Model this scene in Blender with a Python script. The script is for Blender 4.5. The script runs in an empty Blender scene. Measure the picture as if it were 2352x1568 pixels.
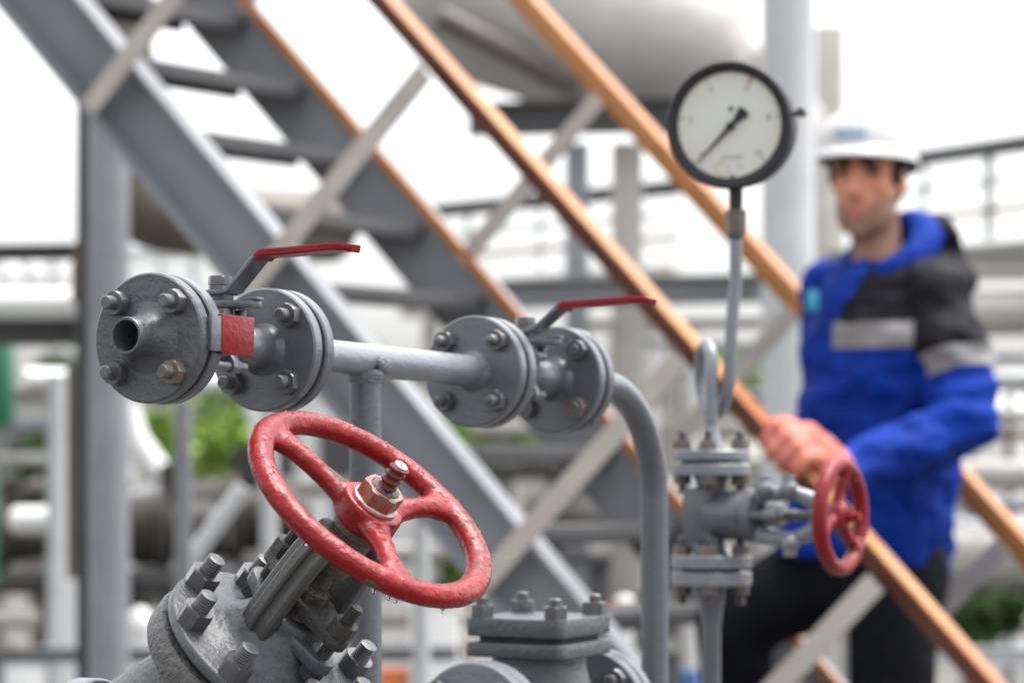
import bpy, bmesh, math, random
from mathutils import Vector as V, Matrix, noise as mnoise
random.seed(7)
R = math.radians
sc = bpy.context.scene
# ------------------------------------------------------------------ camera, sky, sun, exposure
F = 7500.0      # focal length in units of 1/2352 of the picture width
CX, HY = 1176.0, 1050.0
CAMZ = 1.5
cam = bpy.data.cameras.new('camera'); camo = bpy.data.objects.new('camera', cam)
sc.collection.objects.link(camo); sc.camera = camo
camo.location = (0, 0, CAMZ); camo.rotation_euler = (R(90), 0, 0)
cam.sensor_width = 36.0; cam.lens = F / 2352 * 36; cam.shift_y = (HY - 784) / 2352
cam.clip_start = 0.1; cam.clip_end = 4000
cam.dof.use_dof = True; cam.dof.focus_distance = 2.86; cam.dof.aperture_fstop = 6.2
cam.dof.aperture_blades = 0
world = bpy.data.worlds.new('World'); sc.world = world; world.use_nodes = True
nt = world.node_tree
bg = nt.nodes['Background']
sky = nt.nodes.new('ShaderNodeTexSky'); sky.sky_type = 'NISHITA'; sky.sun_disc = False
sky.sun_elevation = R(70); sky.sun_rotation = R(65)
sky.air_density = 1.0; sky.dust_density = 4.0; sky.ozone_density = 1.0
hs = nt.nodes.new('ShaderNodeHueSaturation'); hs.inputs['Saturation'].default_value = 0.15
nt.links.new(sky.outputs[0], hs.inputs['Color']); nt.links.new(hs.outputs[0], bg.inputs['Color'])
bg.inputs['Strength'].default_value = 0.15
sun = bpy.data.lights.new('sun', 'SUN'); suno = bpy.data.objects.new('sun', sun)
sc.collection.objects.link(suno)
sun.energy = 1.5; sun.angle = R(40); sun.color = (1.0, 0.97, 0.93)
el, az = R(70), R(65)
sdir = V((math.sin(az) * math.cos(el), math.cos(az) * math.cos(el), math.sin(el)))
suno.rotation_euler = sdir.to_track_quat('Z', 'Y').to_euler()
sc.view_settings.view_transform = 'Standard'; sc.view_settings.look = 'None'
sc.view_settings.gamma = 1; sc.view_settings.use_curve_mapping = False
sc.view_settings.exposure = 1.75
sc.cycles.max_bounces = 6
sc.cycles.use_denoising = True

def W(x, y, d):
    return V(((x - CX) / F * d, d, CAMZ + (HY - y) / F * d))

# ------------------------------------------------------------------ materials
def mk(name, col, rough=0.5, metal=0.0, bump=0.0, bscale=200.0, var=0.0, vscale=20.0, vcol=None,
       chips=None, coat=0.0, spec=0.5, drops=0.0, chip_scale=60.0, chip_at=0.62, speck=None, speck_at=0.72, speck_scale=300):
    m = bpy.data.materials.new(name); m.use_nodes = True
    t = m.node_tree; N = t.nodes; L = t.links
    b = N['Principled BSDF']
    b.inputs['Roughness'].default_value = rough; b.inputs['Metallic'].default_value = metal
    b.inputs['Specular IOR Level'].default_value = spec
    if coat:
        b.inputs['Coat Weight'].default_value = coat; b.inputs['Coat Roughness'].default_value = 0.08
    tc = N.new('ShaderNodeTexCoord')
    def noise(scale, detail=4, rough_=0.6):
        n = N.new('ShaderNodeTexNoise'); n.inputs['Scale'].default_value = scale
        n.inputs['Detail'].default_value = detail; n.inputs['Roughness'].default_value = rough_
        L.new(tc.outputs['Object'], n.inputs['Vector']); return n
    def ramp(src, p0, p1):
        r = N.new('ShaderNodeMapRange'); r.inputs['From Min'].default_value = p0; r.inputs['From Max'].default_value = p1
        L.new(src, r.inputs['Value']); return r.outputs[0]
    def mix(fac, a, c):
        x = N.new('ShaderNodeMix'); x.data_type = 'RGBA'
        L.new(fac, x.inputs['Factor'])
        for sock, v in ((x.inputs['A'], a), (x.inputs['B'], c)):
            if isinstance(v, tuple): sock.default_value = (*v[:3], 1)
            else: L.new(v, sock)
        return x.outputs['Result']
    cur = tuple(col)
    if var:
        n = noise(vscale)
        c2 = vcol or tuple(c * (1 - var) for c in col)
        cur = mix(ramp(n.outputs['Fac'], 0.35, 0.68), cur, tuple(c2))
    if speck:
        n = noise(speck_scale, 2, 0.5)
        cur = mix(ramp(n.outputs['Fac'], speck_at, speck_at + 0.02), cur, tuple(speck))
    hsock = None
    if bump:
        n = noise(bscale, 5, 0.55); hsock = n.outputs['Fac']
    if chips:
        n = noise(chip_scale, 8, 0.68)
        cf = ramp(n.outputs['Fac'], chip_at, chip_at + 0.015)
        cur = mix(cf, cur, tuple(chips))
        rr = N.new('ShaderNodeMapRange'); rr.inputs['To Min'].default_value = rough; rr.inputs['To Max'].default_value = 0.85
        L.new(cf, rr.inputs['Value']); L.new(rr.outputs[0], b.inputs['Roughness'])
    if isinstance(cur, tuple): b.inputs['Base Color'].default_value = (*cur, 1)
    else: L.new(cur, b.inputs['Base Color'])
    if hsock is not None:
        bp = N.new('ShaderNodeBump'); bp.inputs['Strength'].default_value = bump; bp.inputs['Distance'].default_value = 1.0 / bscale
        L.new(hsock, bp.inputs['Height']); nrm = bp.outputs[0]
        L.new(nrm, b.inputs['Normal'])
    return m

M = {}
M['grey'] = mk('grey_gloss_paint', (0.0800, 0.0856, 0.1026), 0.38, bump=0.14, bscale=160, var=0.16, vscale=30, speck=(0.05, 0.042, 0.036), speck_at=0.70, speck_scale=260, coat=0.3)
M['grey_cast'] = mk('grey_cast_paint', (0.0607, 0.0644, 0.0749), 0.40, bump=0.30, bscale=150, var=0.22, vscale=35, chips=(0.055, 0.046, 0.04), chip_scale=50, chip_at=0.70, coat=0.08)
M['grey_rough'] = mk('rough_cast_iron_paint', (0.0870, 0.0860, 0.0845), 0.42, bump=0.8, bscale=150, var=0.35, vscale=120)
M['grey_lt'] = mk('light_grey_paint', (0.1519, 0.1622, 0.1839), 0.32, bump=0.2, bscale=150, var=0.15, vscale=25, coat=0.3)
M['yoke'] = mk('olive_grey_paint', (0.0639, 0.0633, 0.0607), 0.42, bump=0.3, bscale=260, var=0.12, vscale=30, speck=(0.06, 0.05, 0.045), speck_at=0.68, speck_scale=230)
M['nut'] = mk('grey_nut_paint', (0.0649, 0.0706, 0.0824), 0.32, bump=0.2, bscale=400, var=0.2, vscale=90, vcol=(0.0547, 0.0459, 0.0426), coat=0.3)
M['nut_rusty'] = mk('rust_stained_nut', (0.0949, 0.0949, 0.0981), 0.36, bump=0.2, bscale=400, var=0.6, vscale=110, vcol=(0.1150, 0.0598, 0.0253))
M['stud'] = mk('stud_steel', (0.0862, 0.0968, 0.1077), 0.35, bump=0.2, bscale=500, var=0.3, vscale=150, vcol=(0.0570, 0.0485, 0.0443))
M['greasy'] = mk('black_grease', (0.022, 0.020, 0.019), 0.22, bump=0.6, bscale=160, var=0.5, vscale=70, vcol=(0.075, 0.062, 0.05))
M['dusty_iron'] = mk('dusty_dark_iron', (0.0272, 0.0252, 0.0229), 0.55, bump=0.6, bscale=220, var=0.4, vscale=60, vcol=(0.0260, 0.0234, 0.0218))
M['sleeve'] = mk('worn_brown_sleeve', (0.0774, 0.0629, 0.0509), 0.5, bump=0.5, bscale=240, var=0.7, vscale=45, vcol=(0.0880, 0.0396, 0.0308))
M['red'] = mk('red_gloss_enamel', (0.1921, 0.0054, 0.0072), 0.28, bump=0.22, bscale=110, var=0.25, vscale=28, vcol=(0.1415, 0.0028, 0.0048), chips=(0.085, 0.065, 0.055), chip_scale=30, chip_at=0.615, coat=0.0, spec=0.25)
M['red_flat'] = mk('red_handle_paint', (0.1754, 0.0042, 0.0066), 0.34, bump=0.18, bscale=130, var=0.2, vscale=40, chips=(0.12, 0.05, 0.045), chip_scale=90, chip_at=0.73, spec=0.25)
M['red_chip'] = mk('chipped_red_enamel', (0.1837, 0.0074, 0.0104), 0.36, bump=0.3, bscale=160, var=0.2, vscale=30, chips=(0.30, 0.27, 0.25), chip_scale=40, chip_at=0.62, spec=0.25)
M['brass'] = mk('old_brass_nut', (0.17, 0.135, 0.10), 0.42, metal=0.3, bump=0.4, bscale=300, var=0.9, vscale=60, vcol=(0.32, 0.012, 0.016), chips=(0.06, 0.04, 0.03), chip_scale=90, chip_at=0.60)
M['thread_red'] = mk('thread_smeared_red', (0.1330, 0.0070, 0.0098), 0.55, bump=0.3, bscale=300, var=0.9, vscale=110, vcol=(0.0700, 0.0490, 0.0420), spec=0.2)
M['grease_red'] = mk('dark_red_grease', (0.05, 0.006, 0.008), 0.12, bump=1.0, bscale=180, var=0.8, vscale=90, vcol=(0.012, 0.012, 0.014))
M['washer'] = mk('bare_washer', (0.42, 0.39, 0.36), 0.4, bump=0.3, bscale=300, var=0.5, vscale=90, vcol=(0.36, 0.05, 0.05))
M['bore'] = mk('dark_bore', (0.012, 0.012, 0.013), 0.7, spec=0.25)
M['gasket'] = mk('dark_gasket', (0.018, 0.02, 0.022), 0.7)
M['gauge_black'] = mk('gauge_black_enamel', (0.022, 0.020, 0.024), 0.5, bump=0.1, bscale=200, spec=0.25)
M['dial'] = mk('cream_dial', (0.5375, 0.5548, 0.5115), 0.6, var=0.25, vscale=9, vcol=(0.5201, 0.4941, 0.3987))
M['ink'] = mk('dial_ink', (0.10, 0.10, 0.10), 0.6)
M['ink_soft'] = mk('dial_faded_ink', (0.22, 0.23, 0.23), 0.6)
M['ink_red'] = mk('dial_red_mark', (0.45, 0.13, 0.11), 0.6)
M['ink_logo'] = mk('dial_faded_red', (0.62, 0.45, 0.38), 0.6)
M['hole'] = mk('dial_rusty_hole', (0.16, 0.11, 0.05), 0.7, var=0.6, vscale=200)
M['fitting'] = mk('brown_steel_fitting', (0.10, 0.082, 0.068), 0.4, metal=0.2, bump=0.2, bscale=300, var=0.4, vscale=60)
M['orange'] = mk('orange_rail_paint', (0.3791, 0.1580, 0.0405), 0.48, bump=0.1, bscale=60, var=0.30, vscale=3, vcol=(0.3079, 0.1009, 0.0295), spec=0.35, chips=(0.20, 0.075, 0.03), chip_scale=7, chip_at=0.64, coat=0.25)
M['rail_brown'] = mk('red_brown_rail_web', (0.1393, 0.0505, 0.0324), 0.55, bump=0.12, bscale=60, var=0.35, vscale=4, chips=(0.06, 0.03, 0.022), chip_scale=9, chip_at=0.66, spec=0.2)
M['post'] = mk('beige_grey_post_paint', (0.4402, 0.3974, 0.3608), 0.5, bump=0.12, bscale=60, var=0.2, vscale=5, spec=0.25)
M['steel'] = mk('grey_structure_paint', (0.2105, 0.2173, 0.2352), 0.45, bump=0.12, bscale=60, var=0.25, vscale=4, spec=0.25)
M['steel_mid'] = mk('mid_grey_structure_paint', (0.24, 0.245, 0.265), 0.45, bump=0.12, bscale=60, var=0.25, vscale=4, spec=0.25)
M['steel_dk'] = mk('dark_structure_paint', (0.0725, 0.0714, 0.0747), 0.5, bump=0.12, bscale=60, var=0.3, vscale=3, spec=0.25)
M['steel_lt'] = mk('pale_structure_paint', (0.4897, 0.5041, 0.5138), 0.45, bump=0.12, bscale=60, var=0.2, vscale=3)
M['insul'] = mk('beige_cladding', (0.4270, 0.4037, 0.3761), 0.42, metal=0.15, bump=0.1, bscale=12, var=0.3, vscale=2.0, spec=0.25)
M['insul_brown'] = mk('brown_cladding', (0.1249, 0.1041, 0.0874), 0.45, bump=0.1, bscale=12, var=0.35, vscale=2.5, spec=0.25)
M['white'] = mk('white_paint', (0.6480, 0.6480, 0.6390), 0.45, var=0.15, vscale=2)
M['cream'] = mk('cream_paint', (0.4347, 0.4114, 0.3649), 0.5, var=0.3, vscale=3)
M['rust'] = mk('rusty_steel', (0.25, 0.12, 0.05), 0.7, var=0.5, vscale=6)
M['green'] = mk('green_machine_paint', (0.015, 0.16, 0.075), 0.4, var=0.3, vscale=3)
M['blue_p'] = mk('blue_drum_paint', (0.02, 0.10, 0.30), 0.4, var=0.2, vscale=3)
M['org_p'] = mk('orange_plastic', (0.65, 0.16, 0.04), 0.5, var=0.2, vscale=5)
M['mach'] = mk('brown_machine_iron', (0.0437, 0.0365, 0.0306), 0.55, var=0.5, vscale=3, vcol=(0.0318, 0.0291, 0.0265), spec=0.25)
M['jblue'] = mk('royal_blue_cloth', (0.0008, 0.0279, 0.2445), 0.75, bump=0.45, bscale=22, var=0.35, vscale=9, vcol=(0.0009, 0.0138, 0.1481), spec=0.12)
M['jblack'] = mk('black_blue_cloth', (0.0075, 0.0075, 0.0121), 0.7, bump=0.5, bscale=18, var=0.3, vscale=9, spec=0.12)
M['jband'] = mk('grey_reflective_band', (0.2308, 0.2250, 0.2272), 0.5, var=0.15, vscale=12, spec=0.12)
M['trouser'] = mk('dark_navy_trouser_cloth', (0.0055, 0.0061, 0.0099), 0.8, bump=0.5, bscale=20, var=0.3, vscale=8, spec=0.12)
M['skin'] = mk('weathered_skin', (0.5953, 0.2849, 0.1836), 0.5, bump=0.1, bscale=150, var=0.2, vscale=14, vcol=(0.5489, 0.2111, 0.1267), spec=0.25)
M['stubble_shade'] = mk('stubble_and_jaw_shade', (0.2769, 0.1547, 0.1058), 0.6, var=0.2, vscale=30, spec=0.25)  # stubble, with the shadow of jaw and neck darkened into its colour
M['lips'] = mk('lips', (0.40, 0.13, 0.11), 0.5, spec=0.25)
M['hair'] = mk('dark_brown_hair', (0.018, 0.012, 0.010), 0.6, spec=0.12)
M['eyew'] = mk('eye_white', (0.16, 0.13, 0.115), 0.3)
M['iris'] = mk('dark_iris', (0.02, 0.013, 0.01), 0.2)
M['glove'] = mk('salmon_orange_glove', (0.5885, 0.2138, 0.1572), 0.65, bump=0.4, bscale=60, var=0.3, vscale=18, vcol=(0.4338, 0.1258, 0.1048), spec=0.12)
M['helmet'] = mk('white_helmet_shell', (0.4896, 0.4958, 0.5080), 0.32)
M['emblem'] = mk('pale_blue_emblem', (0.2550, 0.3570, 0.4675), 0.4)
M['shirt'] = mk('beige_shirt', (0.33, 0.27, 0.20), 0.8, spec=0.12)
M['badge'] = mk('bright_blue_badge', (0.03, 0.28, 0.45), 0.4)
M['ground'] = mk('pale_concrete_ground', (0.1080, 0.1056, 0.1008), 0.85, bump=0.5, bscale=8, var=0.35, vscale=0.35, vcol=(0.0660, 0.0600, 0.0540), spec=0.25)
M['leaf'] = mk('fresh_leaf', (0.2188, 0.3381, 0.0533), 0.55, var=0.5, vscale=2.5, vcol=(0.1030, 0.1890, 0.0304), spec=0.25)
M['leaf_dk'] = mk('deep_leaf', (0.0550, 0.1105, 0.0300), 0.55, var=0.5, vscale=2.5, spec=0.25)
M['bark'] = mk('bark', (0.10, 0.07, 0.05), 0.8)
M['boot'] = mk('black_boot_leather', (0.012, 0.012, 0.012), 0.5)
M['weld'] = mk('painted_weld_bead', (0.1369, 0.1462, 0.1710), 0.3, bump=1.0, bscale=260, var=0.2, vscale=60)
wm = bpy.data.materials.new('rain_water'); wm.use_nodes = True
wb = wm.node_tree.nodes['Principled BSDF']; wb.inputs['Transmission Weight'].default_value = 1.0
wb.inputs['IOR'].default_value = 1.33; wb.inputs['Roughness'].default_value = 0.0
M['water'] = wm

# ------------------------------------------------------------------ mesh helpers
def orth(a):
    a = V(a).normalized()
    t = V((0, 0, 1)) if abs(a.z) < 0.9 else V((1, 0, 0))
    x = t.cross(a).normalized(); y = a.cross(x).normalized()
    return x, y, a

class MB:
    def __init__(s): s.bm = bmesh.new()
    def ring(s, c, x, y, r, seg, r2=None):
        r2 = r if r2 is None else r2
        return [s.bm.verts.new(c + x * (math.cos(2 * math.pi * i / seg) * r) + y * (math.sin(2 * math.pi * i / seg) * r2)) for i in range(seg)]
    def bridge(s, a, b):
        n = len(a)
        for i in range(n):
            try: s.bm.faces.new((a[i], a[(i + 1) % n], b[(i + 1) % n], b[i]))
            except ValueError: pass
    def lathe(s, o, ax, prof, seg=48, x=None, caps=True):
        o = V(o); X, Y, A = orth(ax)
        if x is not None:
            X = (V(x) - A * V(x).dot(A)).normalized(); Y = A.cross(X)
        prev = None; first = None
        for (h, r) in prof:
            cur = s.ring(o + A * h, X, Y, max(r, 1e-5), seg)
            if prev: s.bridge(prev, cur)
            else: first = cur
            prev = cur
        if caps:
            s.bm.faces.new(list(reversed(first))); s.bm.faces.new(prev)
        return s
    def thread(s, o, ax, h0, h1, r0, pitch, depth, seg=24, top=True):
        X, Y, A = orth(ax); o = V(o)
        n = max(6, int((h1 - h0) / pitch * 6)); prev = None; first = None
        for j in range(n + 1):
            h = h0 + (h1 - h0) * j / n; cur = []
            for i in range(seg):
                a = i / seg; ph = (h / pitch - a) % 1.0
                tri = abs(ph * 2 - 1)
                tri = min(1, max(0, (tri - 0.2) * 1.8))
                edge = 0.6 if (j == n) else 1.0
                r = r0 - depth * (1 - tri) - (depth if j == n else 0)
                cur.append(s.bm.verts.new(o + A * h + X * (math.cos(2 * math.pi * a) * r) + Y * (math.sin(2 * math.pi * a) * r)))
            if prev: s.bridge(prev, cur)
            else: first = cur
            prev = cur
        s.bm.faces.new(list(reversed(first))); s.bm.faces.new(prev)
        return s
    def tube(s, pts, rad, seg=24, closed=False, caps=True, flat=None):
        pts = [V(p) for p in pts]; n = len(pts)
        rr = rad if isinstance(rad, (list, tuple)) else [rad] * n
        tang = []
        for i in range(n):
            if closed: t = pts[(i + 1) % n] - pts[i - 1]
            else: t = pts[min(i + 1, n - 1)] - pts[max(i - 1, 0)]
            tang.append(t.normalized())
        x, y, _ = orth(tang[0]); rings = []
        for i in range(n):
            t = tang[i]; x = (x - t * x.dot(t)).normalized(); y = t.cross(x)
            r = rr[i]
            if isinstance(r, tuple): rings.append(s.ring(pts[i], x, y, r[0], seg, r[1]))
            else: rings.append(s.ring(pts[i], x, y, r, seg))
        for i in range(n - 1): s.bridge(rings[i], rings[i + 1])
        if closed: s.bridge(rings[-1], rings[0])
        elif caps:
            s.bm.faces.new(list(reversed(rings[0]))); s.bm.faces.new(rings[-1])
        return s
    def loft(s, secs, caps=True):
        rings = [[s.bm.verts.new(V(p)) for p in sec] for sec in secs]
        for a, b in zip(rings, rings[1:]): s.bridge(a, b)
        if caps:
            s.bm.faces.new(list(reversed(rings[0]))); s.bm.faces.new(rings[-1])
        return s
    def merge(s, t):
        mp = {v: s.bm.verts.new(v.co) for v in t.verts}
        for f in t.faces:
            try: s.bm.faces.new([mp[v] for v in f.verts])
            except ValueError: pass
        t.free()
    def prism(s, poly, o, x, y, z, h0, h1, bev=0.0, bseg=2):
        o, x, y, z = V(o), V(x), V(y), V(z); t = bmesh.new()
        a = [t.verts.new(o + x * p[0] + y * p[1] + z * h0) for p in poly]
        b = [t.verts.new(o + x * p[0] + y * p[1] + z * h1) for p in poly]
        n = len(poly)
        t.faces.new(list(reversed(a))); t.faces.new(b)
        for i in range(n): t.faces.new((a[i], a[(i + 1) % n], b[(i + 1) % n], b[i]))
        bmesh.ops.recalc_face_normals(t, faces=t.faces[:])
        if bev: bmesh.ops.bevel(t, geom=t.edges[:], offset=bev, segments=bseg, affect='EDGES', profile=0.5)
        s.merge(t); return s
    def box(s, c, x, y, z, hx, hy, hz, bev=0.0, bseg=2):
        return s.prism([(-hx, -hy), (hx, -hy), (hx, hy), (-hx, hy)], c, V(x), V(y), V(z), -hz, hz, bev, bseg)
    def bar(s, p, q, side, w, t, bev=0.0):
        p, q = V(p), V(q); z = (q - p).normalized(); x = (V(side) - z * V(side).dot(z)).normalized(); y = z.cross(x)
        return s.box((p + q) / 2, x, y, z, w / 2, t / 2, (q - p).length / 2, bev)
    def hexa(s, o, ax, af, h0, h1, rot=0.0, cham=0.12):
        X, Y, A = orth(ax); o = V(o); rc = af / math.sqrt(3); k = 24
        def hr(a):
            b = (a - rot) % (math.pi / 3) - math.pi / 6
            return (af / 2) / math.cos(b)
        rings = []
        ch = cham * af
        for h, lim in ((h0, 1e9), (h1 - ch * 0.55, 1e9), (h1, af / 2 * 1.0)):
            rings.append([s.bm.verts.new(o + A * h + X * (math.cos(2 * math.pi * i / k) * min(hr(2 * math.pi * i / k), lim)) + Y * (math.sin(2 * math.pi * i / k) * min(hr(2 * math.pi * i / k), lim))) for i in range(k)])
        for a, b in zip(rings, rings[1:]): s.bridge(a, b)
        s.bm.faces.new(list(reversed(rings[0]))); s.bm.faces.new(rings[-1])
        return s
    def ell(s, c, x, y, z, rx, ry, rz, seg=20, rings=12):
        c, x, y, z = V(c), V(x), V(y), V(z); rs = []
        for j in range(1, rings):
            a = math.pi * j / rings
            rs.append([s.bm.verts.new(c + x * (rx * math.sin(a) * math.cos(2 * math.pi * i / seg)) + y * (ry * math.sin(a) * math.sin(2 * math.pi * i / seg)) - z * (rz * math.cos(a))) for i in range(seg)])
        for a, b in zip(rs, rs[1:]): s.bridge(a, b)
        p = s.bm.verts.new(c - z * rz); q = s.bm.verts.new(c + z * rz)
        for i in range(seg):
            s.bm.faces.new((rs[0][(i + 1) % seg], rs[0][i], p)); s.bm.faces.new((rs[-1][i], rs[-1][(i + 1) % seg], q))
        return s
    def sph(s, c, r, seg=16, rings=10): return s.ell(c, (1, 0, 0), (0, 1, 0), (0, 0, 1), r, r, r, seg, rings)
    def remesh(s, vox, smooth=6, disp=0.0):
        me = bpy.data.meshes.new('tmp'); bmesh.ops.recalc_face_normals(s.bm, faces=s.bm.faces[:]); s.bm.to_mesh(me)
        o = bpy.data.objects.new('tmp', me); sc.collection.objects.link(o)
        m = o.modifiers.new('r', 'REMESH'); m.mode = 'VOXEL'; m.voxel_size = vox
        if smooth:
            k = o.modifiers.new('s', 'SMOOTH'); k.iterations = smooth; k.factor = 0.5
        dg = bpy.context.evaluated_depsgraph_get(); dg.update()
        nm = bpy.data.meshes.new_from_object(o.evaluated_get(dg))
        bpy.data.objects.remove(o)
        s.bm.free(); s.bm = bmesh.new(); s.bm.from_mesh(nm); bpy.data.meshes.remove(nm); bpy.data.meshes.remove(me)
        return s
    def build(s, name, mat, parent=None, ang=35, matfn=None, smooth=True):
        bm = s.bm
        bmesh.ops.recalc_face_normals(bm, faces=bm.faces[:])
        org = world_loc(parent) if parent else V((0, 0, 0))
        lim = R(ang)
        for f in bm.faces: f.smooth = smooth
        for e in bm.edges:
            if len(e.link_faces) == 2 and e.calc_face_angle(0) > lim: e.smooth = False
        mats = mat if isinstance(mat, list) else [mat]
        if matfn:
            for f in bm.faces: f.material_index = matfn(f.calc_center_median(), f.normal)
        if parent is None:
            zs = [v.co.z for v in bm.verts]; n = len(bm.verts)
            org = V((sum(v.co.x for v in bm.verts) / n, sum(v.co.y for v in bm.verts) / n, min(zs)))
        for v in bm.verts: v.co -= org
        me = bpy.data.meshes.new(name); bm.to_mesh(me); bm.free()
        for m in mats: me.materials.append(M[m])
        o = bpy.data.objects.new(name, me); sc.collection.objects.link(o)
        if parent: o.parent = parent
        else: o.location = org
        LOC[o] = org
        return o
LOC = {}
def world_loc(o): return LOC[o]
def thing(name, label, cat, loc, group=None):
    o = bpy.data.objects.new(name, None); o.empty_display_size = 0.05
    sc.collection.objects.link(o); o.location = loc; LOC[o] = V(loc)
    o['label'] = label; o['category'] = cat
    if group: o['group'] = group
    return o
def tag(o, label, cat, group=None):
    o['label'] = label; o['category'] = cat
    if group: o['group'] = group
    return o
def stuff(o, kind): o['kind'] = kind; return o
UP = V((0, 0, 1))

def bolt(parent, p, ax, af=0.020, nh=0.011, sr=0.006, sl=0.012, nm='nut', sm='stud', rot=None, thread=False, style='flat'):
    """stud end with its nut; p = seat of the nut on the plate"""
    rot = random.random() if rot is None else rot
    b = MB()
    if thread:
        b.thread(p, ax, -0.002, nh + sl, sr, 0.0026, 0.0011)
    elif style == 'dome':
        b.lathe(p, ax, [(-0.002, sr), (nh + sl * 0.55, sr), (nh + sl * 0.85, sr * 0.8), (nh + sl, sr * 0.3)], 20)
    else:
        b.lathe(p, ax, [(-0.002, sr), (nh + sl - 0.002, sr), (nh + sl - 0.0005, sr * 0.78), (nh + sl - 0.0008, sr * 0.72)], 20)
    bo = b.build('bolt', sm, parent)
    n = MB().hexa(p, ax, af, 0.0, nh, rot)
    n.build('nut', nm, bo, ang=25)
    return bo

def disc(h0, h1, r, bev=0.0018, r_in=0.0):
    return [(h0, max(r_in, 1e-4)), (h0, r - bev), (h0 + bev * 0.5, r - bev * 0.4), (h0 + bev, r), (h1 - bev, r), (h1 - bev * 0.5, r - bev * 0.4), (h1, r - bev), (h1, max(r_in, 1e-4))]

# ------------------------------------------------------------------ small-bore manifold (frame u along the pipe, v across it)
P1 = W(339, 775.6, 2.868); P4 = W(1271, 871, 3.52)
u = (P4 - P1).normalized(); L4 = (P4 - P1).length
v = u.cross(UP).normalized()          # to the right and towards the camera
k_ = v.cross(u).normalized()          # up, square to the pipe
def S(s, a=0, b=0): return P1 + u * s + v * a + k_ * b
FR, BC, FT = 0.0575, 0.0435, 0.0140
GAP = 0.0065
def flange_bolts(parent, s, sgn, **kw):
    for a in (45, 135, 225, 315):
        kk = dict(kw)
        if a == 315 and kw.get('rust'): kk['nm'] = 'nut_rusty'
        kk.pop('rust', None)
        bolt(parent, S(s, math.cos(R(a)) * BC, math.sin(R(a)) * BC), u * sgn, **kk)

# open nozzle with its flange
t1 = thing('flanged_nozzle', 'grey open-ended pipe nozzle on a round bolted flange with red plate at its rim', 'pipe nozzle', S(0))
MB().lathe(P1, u, disc(0, FT, FR), 72).build('flange', 'grey_cast', t1)
nz = MB().lathe(P1, u, [(0.001, 0.0345), (-0.002, 0.0275), (-0.005, 0.0235), (-0.009, 0.0208), (-0.014, 0.0188), (-0.019, 0.0174), (-0.025, 0.0168), (-0.0315, 0.0165), (-0.033, 0.0158), (-0.033, 0.0138), (-0.030, 0.0132), (0.004, 0.0130)], 48, caps=False)
nz.build('nozzle', 'grey_cast', t1, ang=60)
MB().lathe(P1, u, [(0.004, 0.0131), (0.0041, 0.001)], 32).build('bore', 'bore', t1)
flange_bolts(t1, 0, -1, af=0.0205, nh=0.0105, sr=0.0062, sl=0.0115, rust=True)
MB().lathe(P1, u, disc(FT, FT + GAP, 0.036, 0.0006), 40).build('gasket', 'gasket', t1)
pc = S(0.012, FR * 0.99 + 0.002, 0.004)
MB().box(pc + u * 0.006, u, k_, v, 0.008, 0.0155, 0.0022, 0.0006).build('bracket', 'grey', t1)
MB().box(pc + u * 0.0385, u, k_, v, 0.0255, 0.0175, 0.0030, 0.0012).build('red_plate', 'red_flat', t1)

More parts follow.
